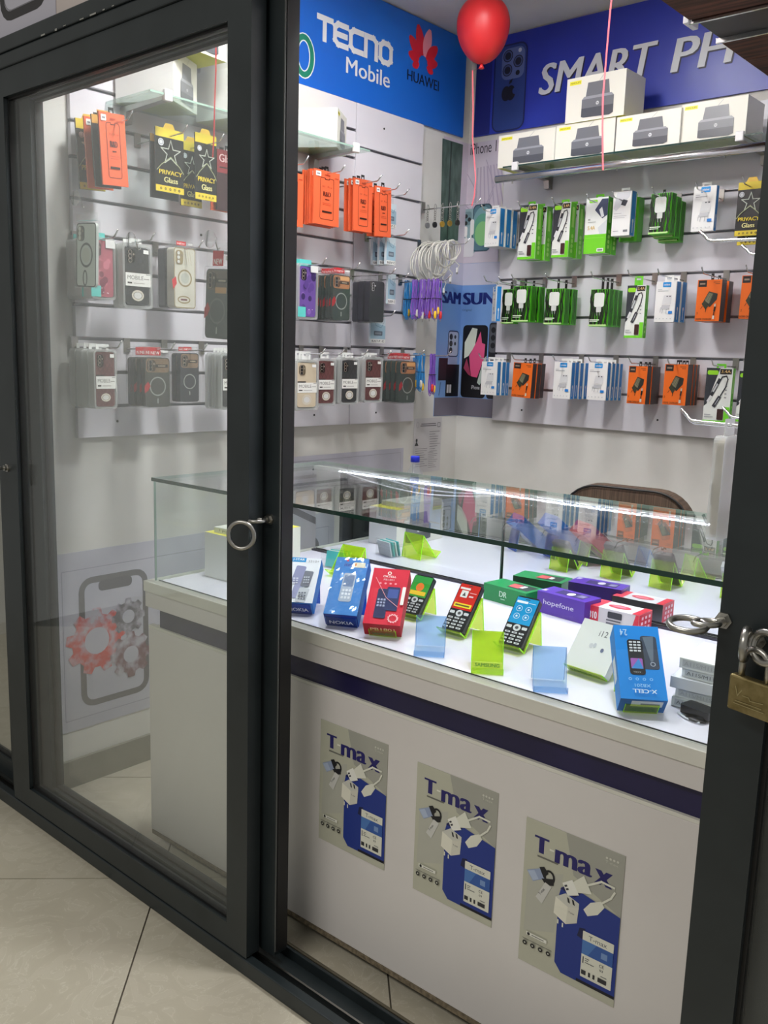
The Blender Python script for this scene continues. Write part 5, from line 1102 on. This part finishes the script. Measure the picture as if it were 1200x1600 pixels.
o = puff(-.215, .215, .62, chz, .12, -.04, .04).build('backrest', t, True); 
MB().tube([(x, -.041, z) for x, z in rrect(-.212, .625, .212, chz - .003, .12, 8)], .004, M_BLACK, 6, True).build('piping', o, True)
o = puff(-.22, .22, -.24, .24, .08, -.04, .04).build('seat', t, True); o.rotation_euler = (PI / 2, 0, 0); o.location = (0, -.20, .46)
MB().box(-.03, .02, .40, .03, .045, .75, M_BLACK).build('back_bar', t, bevel=.004); MB().box(-.03, -.22, .40, .03, .045, .415, M_BLACK).build('seat_bar', t)
MB().lathe([(.026, .10), (.026, .30), (.016, .30), (.016, .41)], M_CHROME, 14, (0, -.2, 0)).build('post', t, True)
for k in range(5):
    q = 2 * PI * k / 5; e = (.24 * math.cos(q), -.2 + .24 * math.sin(q)); l = MB().tube([(0, -.2, .11), (e[0], e[1], .075)], [.022, .014], M_BLACK, 8).build('leg', t, True)
    MB().prism([(e[1] + .026 * math.cos(2 * PI * i / 12), .027 + .026 * math.sin(2 * PI * i / 12)) for i in range(12)], 0, e[0] - .012, e[0] + .012, M_BLACK).build('caster', l)
bt = on(655, 712, 1, 2.29)
t = thing('water_bottle', 'clear water bottle with a blue cap behind the counter', 'bottle', (bt.x, 2.27, .9155)); hb = bt.z - .9155
MB().lathe([(.030, 0), (.033, .006), (.033, hb * .35), (.031, hb * .38), (.033, hb * .42), (.033, hb - .085), (.026, hb - .055), (.013, hb - .030), (.0125, hb - .018)], glass('bottle_plastic', (.94, .96, .97, 1), 1.4, .10, (.8, .85, .9, 1), .05), 24).build('bottle_body', t, True)
MB().lathe([(.0150, hb - .019), (.0150, hb - .002), (.0135, hb)], C(20, 40, 190, .35), 20).build('cap', t, True)
MB().lathe([(.0336, hb * .42), (.0336, hb * .62)], C(120, 160, 210, .4), 24).build('label_sleeve', t, True)

# ================================================================== GOODS ON THE COUNTER
ZF = ZS + .0016
def solve(M, yaw, base, dirv, target, lo, hi):
    """length along a direction so that the end point lands at a height in the photograph"""
    for _ in range(40):
        mid = (lo + hi) / 2; q = base + dirv * mid
        P = Vector((M.x - math.sin(yaw) * q[0], M.y + math.cos(yaw) * q[0], M.z + q[1]))
        if proj(P)[1] > target: lo = mid
        else: hi = mid
    return (lo + hi) / 2
def seat(bl, br, fb, ft, lean, yaw=None, z=ZF + .0035, ww=.088, fwd=.0):
    """a pack leaning back on its easel: lower edge, front-bottom row and top row in the photograph"""
    A, B_ = on(*bl, 2, z), on(*br, 2, z); M = (A + B_) / 2; w = (B_ - A).length
    if yaw is None: yaw = math.atan2(B_.y - A.y, B_.x - A.x)
    else: w = w * 1.0
    l = lean; t = .012
    def vmin(M, t): return (M.y - OC.y) * math.cos(YAWC) - (M.x - OC.x) * math.sin(YAWC) - ww / 2 * abs(math.sin(yaw - YAWC)) - t * math.cos(l) * math.cos(yaw - YAWC)
    for _ in range(4):
        if fb: t = .046 if fb > 1 else fb
        gap = .0185 - vmin(M, max(t, fwd)); 
        if gap > 0: M = M + Vector((-.35 * gap, gap, 0))
    h = solve(M, yaw, Vector((-math.cos(l), math.sin(l))) * t, Vector((math.sin(l), math.cos(l))), ft, .02, .4)
    return M, w, yaw, t, h
def easel(M, w, yaw, lean, ph, td, kind, label, text=None, flat=False):
    m, me = {'lime': (M_LIME, M_LIMEE), 'aqua': (M_AQUA, M_AQUAE), 'blue': (M_BLUEP, M_AQUAE)}[kind]
    t = thing('phone_stand', label, 'display stand', (M.x, M.y, ZF + .0002), (0, 0, yaw), 'acrylic display stands in the case'); s, c = math.sin(lean), math.cos(lean); th = .0026; ww = w / 2
    O = Vector((0, 0)); U = Vector((s, c)); Bk = Vector((c, -s)); f = Vector((-c, s))
    b = MB()
    def slab(p, q, nm):
        d = (q - p).normalized(); n_ = Vector((-d.y, d.x)) * th / 2
        b_ = MB().prism([tuple(p + n_), tuple(q + n_), tuple(q - n_), tuple(p - n_)], 0, -ww, ww, m, m); o = b_.build(nm, t)
        e = MB()
        for sx in (-ww, ww): e.prism([tuple(p + n_), tuple(q + n_), tuple(q - n_), tuple(p - n_)], 0, sx - .0004, sx + .0004, me)
        e.build(nm + '_edge', o); return o
    z0 = Vector((0, th / 2 + .0004)); top = z0 + U * ph
    slab(z0, top, 'back_plate'); slab(z0, z0 + (Vector((-td, 0)) if flat else f * td), 'tray')
    if flat: slab(z0 + Vector((-td, 0)), z0 + Vector((-td - .002, .012)), 'lip')
    slab(top, Vector((top.x + .012, th)), 'rear_leg')
    if text:
        a = Art(); hh = td * .34; a.text(text, -ww * .78, td * .30, ww * .78, td * .30 + hh, C(226, 230, 236) if kind == 'blue' else C(60, 120, 60) if kind == 'lime' else C(90, 130, 180), .02)
        nn = Vector((-s, -c)); f = U if flat else f; nn = Vector((-c, s)) if flat else nn; a.build('lettering', t, lambda x, v, l: (x, (z0 + f * v + nn * (th / 2 + l)).x, (z0 + f * v + nn * (th / 2 + l)).y))
    return t
def lean_box(name, label, M, w, yaw, t, h, lean, mats, art, cat='box', bottom=None, side=None):
    r = thing(name, label, cat, (M.x, M.y, M.z), (-lean, 0, yaw)); fr, sd, bo = mats
    b = MB(); vs = [(x, y, z) for z in (0, h) for y in (-t, 0) for x in (-w / 2, w / 2)]
    b.add(vs, [(0, 1, 5, 4)], fr); b.add(vs, [(2, 6, 7, 3), (0, 4, 6, 2), (1, 3, 7, 5), (4, 5, 7, 6)], sd); b.add(vs, [(0, 2, 3, 1)], bo); b.build('carton', r, bevel=.0008)
    a = Art(); art(a, w, h); a.build('front_print', r, lambda x, z, l: (x, -t - l, z))
    if bottom: a = Art(); bottom(a, w, t); a.build('end_print', r, lambda x, v, l: (x, -v, -l))
    if side: a = Art(); side(a, t, h); a.build('side_print', r, lambda v, z, l: (-w / 2 - l, -v, z))
    return r
LN45 = math.radians(51)
def CL(r, g, b, rough=.55): return mat(S(r, g, b), .6, spec=.18)
# blue and white phone box
def art_j(a, w, h):
    X = lambda u: (u - .5) * w; Z = lambda v: v * h
    a.rect(X(.0), Z(.90), X(.50), Z(1), CL(40, 140, 205)); a.text('J-STAR', X(.05), Z(.92), X(.45), Z(.98), W_, .03); a.text('3310+', X(.58), Z(.90), X(.94), Z(.955), CL(150, 152, 160), .0)
    for (x, z, r_, rx, rz, cc) in ((.36, .62, -.12, .17, .19, (120, 122, 168)), (.42, .26, -.10, .15, .18, (132, 134, 176)), (.66, .52, -.10, .15, .18, (84, 88, 108)), (.62, .16, -.12, .17, .16, (180, 184, 196))):
        p = rrect(-rx * w, -rz * h, rx * w, rz * h, .35 * rx * w); c, s = math.cos(r_), math.sin(r_); a.poly([(X(x) + q[0] * c - q[1] * s, Z(z) + q[0] * s + q[1] * c) for q in p], C(*cc))
    for k in range(9): a.rr(X(.56 + .07 * (k % 3)), Z(.42 + .05 * (k // 3)), X(.61 + .07 * (k % 3)), Z(.455 + .05 * (k // 3)), .001, CL(180, 184, 200)); a.rr(X(.50 + .09 * (k % 3)), Z(.06 + .055 * (k // 3)), X(.56 + .09 * (k % 3)), Z(.095 + .055 * (k // 3)), .001, CL(110, 114, 130)); a.rr(X(.12 + .10 * (k % 3)), Z(.40 + .04 * (k // 3)), X(.19 + .10 * (k % 3)), Z(.43 + .04 * (k // 3)), .001, CL(206, 208, 226))
    a.ell(X(.10), Z(.08), w * .07, w * .07, CL(70, 80, 170), 14)
BLUE_ = CL(28, 116, 196)
M, w, yw, t, h = seat((444, 958), (480, 963), 942, 872, LN45, math.radians(34))
w = .080
lean_box('phone_box', 'white phone box with blue sides, nearest the door stile', M, w, yw, t, h, LN45, (CL(226, 228, 238, .25), BLUE_, BLUE_), art_j); easel(M, w * .86, yw, LN45, h * .8, t * .9, 'blue', 'blue acrylic stand under the white and blue phone box', 'NOKIA')
def wrap(root, w, h, t):
    m = glass('shrink_wrap', (.98, .98, .98, 1), 1.5, .03, (1, 1, 1, 1), .10)
    random.seed(9); nx, nz = 12, 20; b = MB(); vs = [(-w / 2 - .001 + (w + .002) * i / nx, -t - .0012 - random.uniform(0, .0022), h * j / nz) for j in range(nz + 1) for i in range(nx + 1)]
    b.add(vs, [(j * (nx + 1) + i, j * (nx + 1) + i + 1, (j + 1) * (nx + 1) + i + 1, (j + 1) * (nx + 1) + i) for j in range(nz) for i in range(nx)], m); b.build('shrink_film', root)
def art_itel(a, w, h):
    X = lambda u: (u - .5) * w; Z = lambda v: v * h
    a.rect(X(0), Z(0), X(1), Z(1), CL(58, 132, 214, .25)); a.text('itel', X(.28), Z(.84), X(.52), Z(.91), CL(60, 70, 160), .03); a.ell(X(.36), Z(.945), w * .04, w * .04, CL(200, 70, 90), 10); a.rr(X(.56), Z(.83), X(.92), Z(.92), .002, CL(232, 226, 206)); a.rect(X(.60), Z(.85), X(.66), Z(.90), CL(210, 130, 60)); a.rr(X(.34), Z(.22), X(.72), Z(.72), .006, CL(176, 190, 214)); a.rr(X(.38), Z(.48), X(.68), Z(.68), .003, CL(120, 140, 180))
    for k in range(9): a.rect(X(.40 + .1 * (k % 3)), Z(.27 + .06 * (k // 3)), X(.47 + .1 * (k % 3)), Z(.31 + .06 * (k // 3)), CL(220, 226, 238))
M, w, yw, t, h = seat((506, 979), (554, 982), 954, 872, LN45, math.radians(31)); w = .084
r = lean_box('phone_box', 'blue phone box in crinkled shrink film', M, w, yw, t, h, LN45, (CL(58, 132, 214, .25), CL(30, 100, 190, .3), CL(40, 60, 150, .3)), art_itel); wrap(r, w, h, t); easel(M, w * .92, yw, LN45, h * .7, t * .8, 'blue', 'blue acrylic stand under the film wrapped blue box', 'NOKIA')
def art_red(a, w, h):
    X = lambda u: (u - .5) * w; Z = lambda v: v * h
    a.ring(X(.46), Z(.915), w * .055, w * .055, w * .022, W_, 16); a.text('OKTELL', X(.30), Z(.835), X(.66), Z(.87), CL(240, 220, 224), .03); a.text('PB1801', X(.33), Z(.775), X(.62), Z(.81), CL(220, 170, 180), .01)
    for u in (.26, .40, .54, .68): a.ell(X(u), Z(.72), w * .035, w * .03, CL(236, 150, 164), 10)
    a.rr(X(.24), Z(.10), X(.56), Z(.62), .004, CL(34, 40, 84)); a.rr(X(.48), Z(.24), X(.84), Z(.66), .004, CL(34, 44, 92)); a.rr(X(.52), Z(.46), X(.80), Z(.62), .002, CL(60, 80, 150))
    for k in range(9): a.rect(X(.28 + .08 * (k % 3)), Z(.30 + .05 * (k // 3)), X(.335 + .08 * (k % 3)), Z(.335 + .05 * (k // 3)), CL(150, 156, 190))
    pts = [(X(.78) + w * (.14 if k % 2 else .105) * math.cos(k * PI / 12), Z(.10) + w * (.14 if k % 2 else .105) * math.sin(k * PI / 12)) for k in range(24)]; a.line(pts + [pts[0]], .0018, CL(240, 200, 206)); a.rr(X(.90), Z(.34), X(.99), Z(.66), .002, CL(232, 226, 226))
    a.line([(X(.12), Z(.80)), (X(.5), Z(.45)), (X(.85), Z(.30))], .0012, CL(230, 160, 170))
RD = CL(206, 36, 62, .25)
M, w, yw, t, h = seat((570, 991), (627, 995), 976, 889, LN45, math.radians(31)); w = .090
r = lean_box('phone_box', 'red phone box leaning on a lime stand', M, w, yw, t, h, LN45, (RD, CL(176, 28, 50, .3), CL(170, 26, 44, .3)), art_red, bottom=lambda a, w, t: a.text('PB1801', -w * .32, t * .42, w * .34, t * .68, CL(232, 190, 150), .03)); easel(M, w * .72, yw, LN45, h * .7, t * .55, 'lime', 'lime acrylic stand under the red phone box', 'SAMSUNG')
# phones
def phone(name, label, M, w, yw, lean, h, screen, art, t=.014):
    r = thing(name, label, 'phone', (M.x, M.y, M.z), (-lean, 0, yw)); b = MB(); b.prism(rrect(-w / 2, 0, w / 2, h, w * .13), 1, -t, 0, C(26, 28, 32, .3)); b.build('body', r, bevel=.001)
    a = Art(); a.poly(rrect(-w / 2 + .0015, .0015, w / 2 - .0015, h - .0015, w * .11), C(30, 33, 40, .25)); a.build('face', r, lambda x, z, l: (x, -t - l * .4, z))
    a = Art(); a.rect(-w * .465, h * .46, w * .465, h * .97, C(*screen, .18)); a.rr(-w * .10, h * .935, w * .10, h * .95, .001, C(20, 20, 24)); art(a, w, h); a.build('screen', r, lambda x, z, l: (x, -t - .0003 - l, z))
    a = Art(); KC = C(206, 210, 216); a.ell(0, h * .385, w * .16, w * .14, KC, 18); a.ell(0, h * .385, w * .075, w * .065, C(60, 64, 72), 12)
    for sx in (-1, 1): a.rr(sx * w * .33 - w * .11, h * .36, sx * w * .33 + w * .11, h * .415, .002, KC)
    for k in range(12): cx, cz = (k % 3 - 1) * w * .30, h * (.28 - .067 * (k // 3)); a.rr(cx - w * .11, cz - h * .016, cx + w * .11, cz + h * .016, .0015, KC); a.rect(cx - w * .05, cz - h * .006, cx + w * .05, cz + h * .006, C(70, 74, 84))
    a.build('keypad', r, lambda x, z, l: (x, -t - .0003 - l * 1.5, z)); return r
def scr_red(a, w, h):
    a.rect(-w * .42, h * .86, w * .05, h * .90, C(226, 220, 220)); a.rr(-w * .30, h * .70, w * .02, h * .84, .001, C(230, 230, 230)); a.poly([(-w * .14, h * .81), (-w * .05, h * .73), (-w * .22, h * .73)], C(70, 70, 74)); a.rect(-w * .40, h * .50, w * .40, h * .58, C(238, 214, 40)); a.rect(-w * .34, h * .525, w * .32, h * .555, C(90, 80, 20)); a.rect(w * .1, h * .80, w * .40, h * .815, C(236, 170, 170)); a.rect(w * .12, h * .72, w * .32, h * .75, C(236, 200, 200))
def scr_blue(a, w, h):
    a.rr(-w * .42, h * .86, w * .06, h * .905, .002, C(226, 238, 246)); a.rect(w * .10, h * .875, w * .40, h * .885, C(200, 226, 242))
    for x in (-.2, .2):
        for z in (.60, .75): a.ring(x * w, z * h, w * .13, w * .12, .0012, C(206, 232, 246), 16); a.rect(x * w - w * .04, z * h - h * .018, x * w + w * .04, z * h + h * .018, C(206, 232, 246))
LP = math.radians(38)
for nm, bl, br, ft, sc_, ar, lab, slab_ in (('feature_phone', (692, 989), (726, 994), 913, (206, 44, 36), scr_red, 'small black keypad phone with a red screen picture', 'lime acrylic stand holding the red screened phone'), ('feature_phone', (781, 1011), (817, 1019), 934, (32, 152, 214), scr_blue, 'small black keypad phone with a light blue screen', 'lime acrylic stand holding the blue screened phone')):
    M, w, yw, t, h = seat(bl, br, None, ft, LP, math.radians(2)); w = .062
    phone(nm, lab, M, w, yw, LP, h, sc_, ar); easel(M, w * 1.12, yw, LP, h * .82, .030, 'lime', slab_, 'SAMSUNG')
M, w, yw, t, h = seat((628, 962), (655, 967), None, 900, LP, math.radians(4)); w = .060
def scr_green(a, w, h): a.rect(-w * .46, h * .80, w * .46, h * .97, C(40, 150, 60)); a.ell(0, h * .7, w * .2, w * .2, C(232, 120, 40), 14); a.rect(-w * .4, h * .5, w * .4, h * .6, C(240, 200, 40))
phone('feature_phone', 'small keypad phone with green and yellow screen behind the red box', M, w, yw, LP, h, (60, 160, 60), scr_green); easel(M, w * 1.1, yw, LP, h * .8, .028, 'lime', 'lime acrylic stand behind the red phone box', None)
# empty stands facing the customer
for (bl, br, ft, kind, lab, tx) in (((639, 1026), (686, 1028), 959, 'aqua', 'empty pale blue stand right of the red phone box', None), ((728, 1056), (774, 1058), 983, 'lime', 'empty lime stand at the front of the case', 'SAMSUNG'), ((826, 1084), (878, 1086), 1007, 'aqua', 'empty pale blue stand in front of the blue screened phone', None)):
    M, w, yw, t, h = seat(bl, br, None, ft, math.radians(30), math.radians(36), ww=.066, fwd=.026); easel(M, .068, yw, math.radians(30), h, .022, kind, lab, tx, True)
# flat boxes against the mirror
def flat_box(name, label, bl, yaw, w, d, h, mats, front, top, right=None):
    A = on(*bl, 2, ZF); r = thing(name, label, 'box', (A.x + w / 2 * math.cos(yaw), A.y + w / 2 * math.sin(yaw), ZF + .0002), (0, 0, yaw)); fr, sd, tp = mats
    b = MB(); vs = [(x, y, z) for z in (0, h) for y in (0, d) for x in (-w / 2, w / 2)]
    b.add(vs, [(0, 1, 5, 4), (2, 6, 7, 3)], fr); b.add(vs, [(0, 4, 6, 2), (1, 3, 7, 5), (0, 2, 3, 1)], sd); b.add(vs, [(4, 5, 7, 6)], tp); b.build('carton', r, bevel=.0008)
    a = Art(); front(a, w, h); a.build('front_print', r); a = Art(); top(a, w, d); a.build('top_print', r, lambda x, y, l: (x, y, h + l))
    if right: a = Art(); right(a, d, h); a.build('end_print', r, lambda y, z, l: (w / 2 + l, y, z))
    return r
GB = C(24, 132, 70, .3); PB = C(84, 48, 160, .3); RB = C(206, 40, 62, .3)
def f_g(a, w, h): a.text('DR', -w * .12, h * .40, w * .06, h * .74, C(206, 232, 214), .03); a.rect(-w * .08, h * .24, w * .02, h * .30, C(170, 210, 184))
def t_g(a, w, d): a.rect(-w * .05, d * .2, w * .42, d * .85, C(44, 52, 50)); a.poly([(-w * .05, d * .3), (w * .18, d * .3), (w * .12, d * .75), (-w * .1, d * .75)], C(200, 84, 84)); a.rect(w * .16, d * .4, w * .24, d * .7, C(226, 228, 226))
flat_box('phone_box', 'green phone box lying against the mirror', (755, 935), math.radians(-6), .150, .082, .046, (GB, GB, C(30, 142, 78, .3)), f_g, t_g)
def f_p(a, w, h): a.text('hopefone', -w * .36, h * .38, w * .28, h * .68, C(226, 220, 240), .0)
def t_p(a, w, d): a.rect(-w * .22, d * .25, w * .36, d * .8, C(52, 40, 96)); a.ell(w * .05, d * .5, w * .07, d * .2, C(224, 214, 232), 14); a.rect(w * .2, d * .35, w * .34, d * .7, C(120, 112, 150)); a.rect(-w * .46, d * .12, -w * .38, d * .4, C(190, 176, 220))
flat_box('phone_box', 'purple phone box lying next to the green one', (838, 955), math.radians(-6), .152, .072, .058, (PB, C(70, 38, 138, .3), C(90, 54, 170, .3)), f_p, t_p)
def f_r(a, w, h): a.rect(-w * .5, 0, -w * .28, h, RB); a.text('310', -w * .47, h * .3, -w * .31, h * .7, W_, .03); a.rr(-w * .10, h * .52, w * .18, h * .88, .003, C(50, 50, 58)); a.rect(-w * .12, h * .36, w * .16, h * .44, C(90, 90, 98)); a.rect(-w * .12, h * .18, w * .16, h * .28, C(110, 110, 118)); a.poly([(w * .36, 0), (w * .5, 0), (w * .5, h), (w * .44, h)], RB)
def t_r(a, w, d): a.rect(-w * .5, 0, -w * .30, d, C(214, 60, 78)); a.ell(0, d * .5, w * .22, d * .22, C(206, 60, 80), 18); a.ell(-w * .02, d * .52, w * .14, d * .1, C(230, 120, 136), 14); a.rect(w * .36, 0, w * .5, d, RB)
def e_r(a, d, h):
    for k in range(9): a.rr(d * (.16 + .26 * (k % 3)), h * (.14 + .28 * (k // 3)), d * (.30 + .26 * (k % 3)), h * (.30 + .28 * (k // 3)), .001, C(240, 206, 212))
flat_box('phone_box', 'red and white phone box lying next to the purple one', (917, 972), math.radians(0), .142, .074, .047, (C(206, 200, 204, .3), RB, C(224, 220, 224, .3)), f_r, t_r, e_r)
# white earphone box and upside-down blue box
M, w, yw, t, h = seat((888, 1046), (950, 1062), 1030, 966, LP, math.radians(-5)); w = .105; t = .022
def art_i(a, w, h): a.text('i12', -w * .02, h * .72, w * .18, h * .84, C(90, 92, 98), .0); a.ell(-w * .08, h * .5, .005, .006, C(196, 198, 202), 10); a.ell(w * .0, h * .52, .004, .006, C(186, 190, 196), 10); a.ell(w * .2, h * .46, .004, .005, C(90, 100, 130), 10)
lean_box('earphone_box', 'white earphone box leaning behind the bright blue box', M, w, yw, t, h, LP, (C(222, 224, 222, .3), C(214, 216, 216, .3), C(206, 208, 208, .3)), art_i); easel(M, w * .9, yw, LP, h * .8, .028, 'lime', 'lime acrylic stand under the white earphone box', 'SAMSUNG')
def art_x(a, w, h):
    X = lambda u: (u - .5) * w; Z = lambda v: v * h
    a.rr(X(.56), Z(.40), X(.92), Z(.86), .006, CL(56, 66, 84)); a.poly([(X(.62), Z(.84)), (X(.86), Z(.86)), (X(.80), Z(.52)), (X(.74), Z(.50))], CL(96, 108, 124)); a.ring(X(.78), Z(.47), w * .06, w * .06, w * .02, CL(150, 160, 176), 12)
    a.rr(X(.26), Z(.32), X(.60), Z(.80), .006, CL(28, 30, 38)); a.rr(X(.30), Z(.40), X(.56), Z(.54), .002, CL(150, 90, 170)); a.poly([(X(.30), Z(.40)), (X(.56), Z(.40)), (X(.48), Z(.54))], CL(60, 130, 200)); a.text('X-CELL', X(.33), Z(.345), X(.50), Z(.36), CL(190, 194, 200), .0, 0, PI)
    for k in range(12): a.rr(X(.30 + .09 * (k % 3)), Z(.63 + .038 * (k // 3)), X(.37 + .09 * (k % 3)), Z(.653 + .038 * (k // 3)), .001, CL(200, 204, 212))
    a.text('2.4', X(.12), Z(.84), X(.28), Z(.93), CL(170, 206, 236), .02, 0, PI)
    for k in range(4): a.ring(X(.24 + .15 * k), Z(.25), w * .035, w * .035, .001, CL(150, 196, 234), 12)
    a.text('XB201', X(.32), Z(.145), X(.66), Z(.185), CL(150, 200, 236), .01, 0, PI); a.text('X-CELL', X(.26), Z(.065), X(.78), Z(.115), CL(206, 226, 242), .04, 0, PI)
M, w, yw, t, h = seat((966, 1122), (1026, 1124), 1094, 978, LN45, math.radians(37)); w = .088
CB = CL(22, 128, 214, .25)
lean_box('phone_box', 'bright blue phone box standing upside down on a lime stand', M, w, yw, t, h, LN45, (CB, CL(60, 140, 216, .3), CL(30, 100, 170, .3)), art_x, bottom=lambda a, w, t: (a.rr(-w * .25, t * .45, w * .42, t * .88, .001, CL(196, 206, 214)), a.rect(-w * .05, t * .60, w * .36, t * .70, CL(120, 130, 140))), side=lambda a, t, h: a.rr(t * .2, h * .30, t * .7, h * .62, .001, CL(214, 222, 230))); easel(M, w * .72, yw, LN45, h * .72, t * .62, 'lime', 'lime acrylic stand under the bright blue phone box', 'SAMSUNG')
# stack of slim white phone boxes, adapter
zz = ZF + .0004; random.seed(4)
for k, (lx, hh, lab) in enumerate(((1049.5, .019, 'bottom one'), (1053, .019, 'second from bottom'), (1047, .023, 'middle one'), (1059, .018, 'second from top'), (1056, .021, 'top one'))):
    A = on(1049.5, 1101, 2, ZF); dx = (lx - 1049.5) / 700; wd, dp = .165, .135
    t = thing('slim_box', f'slim white phone part box, {lab} in the stack by the door post', 'box', (A.x + dx + wd / 2, A.y + (0, .002, -.003, .003, .0)[k], zz), (0, 0, math.radians((3, 2, 5, 1, 3)[k])), 'stack of slim white boxes')
    MB().box(-wd / 2, 0, 0, wd / 2, dp, hh, C(216, 218, 224, .35) if k == 2 else C(232, 234, 234, .35)).build('carton', t, bevel=.001)
    a = Art()
    if k != 2: a.rect(-wd * .46, hh * .2, -wd * .0, hh * .85, C(196, 200, 204)); a.text('A11S/M11S', -wd * .44, hh * .32, -wd * .06, hh * .70, C(110, 114, 120) if k in (0, 3) else C(170, 174, 180), .02)
    if a.items: a.build('front_print', t)
    if k == 4: a = Art(); [a.rect(-wd * .1, dp * (.3 + .14 * q), wd * .3, dp * (.325 + .14 * q), C(150, 154, 156)) for q in range(3)]; a.build('top_print', t, lambda x, y, l: (x, y, hh + l))
    zz += hh + .0004
A = on(1084, 1124, 2, ZF); t = thing('power_adapter', 'small black adapter with coiled lead beside the white stack', 'adapter', (A.x, A.y + .018, ZF + .0004), (0, 0, math.radians(-12)))
MB().prism(rrect(-.03, -.018, .03, .02, .006), 2, .004, .020, C(16, 18, 26, .2)).build('housing', t, bevel=.002)
MB().tube([(.03 + .02 * math.cos(q) - .02, -.02 + .012 * math.sin(q), .003) for q in [2 * PI * i / 20 for i in range(20)]], .0022, M_BLACK, 6, True).build('lead', t, True); MB().tube([(-.03, -.02, .0026), (-.005, -.032, .0026), (.025, -.030, .0026)], .002, C(200, 204, 210), 6).build('band', t)
# boxes at the left end of the case
r = make_printer(.27, .134, .128); r.location = (-2.012, 1.770, ZF + .0004); r.rotation_euler = (0, 0, PI / 2 + YAWC); tag(r, 'white printer box with yellow top inside the display case', 'box')
t = thing('small_carton', 'small flat white carton on the printer box in the case', 'box', (-2.06, 1.70, ZF + .1348), (0, 0, math.radians(4)))
MB().box(-.055, -.05, 0, .055, .16, .017, C(222, 222, 214, .4)).build('carton', t, bevel=.001); a = Art(); a.text('1 pcs  SG', -.03, .004, .035, .013, C(60, 60, 60)); a.build('front_print', t, lambda x, z, l: (x, -.05 - l, z))
t = thing('card_holder', 'clear acrylic tray of teal cards at the end of the case', 'card holder', (-1.955, 2.01, ZF + .0004), (0, 0, math.radians(14)))
MB().box(-.045, -.03, 0, .045, .03, .002, M_CLEAR).build('tray_floor', t); MB().box(-.045, -.03, .002, .045, -.0275, .03, M_CLEAR).build('tray_front', t); MB().box(-.045, .0275, .002, .045, .03, .055, M_CLEAR).build('tray_rear', t)
for sx in (-.045, .0425): MB().box(sx, -.0274, .002, sx + .0025, .0274, .045, M_CLEAR).build('tray_side', t)
for k, cc in enumerate(((60, 170, 176), (214, 222, 222), (80, 184, 180), (206, 216, 220))): o = MB().box(-.034, -.002, 0, .034, .002, .05, C(*cc)).build('card', t); o.location = (0, -.016 + .012 * k, .0022); o.rotation_euler = (-.22, 0, 0)
M = Vector((-1.862, 1.93, ZF + .0035)); easel(M, .085, math.radians(6), LP, .105, .03, 'lime', 'empty lime stand beside the printer box in the case', 'SAMSUNG')
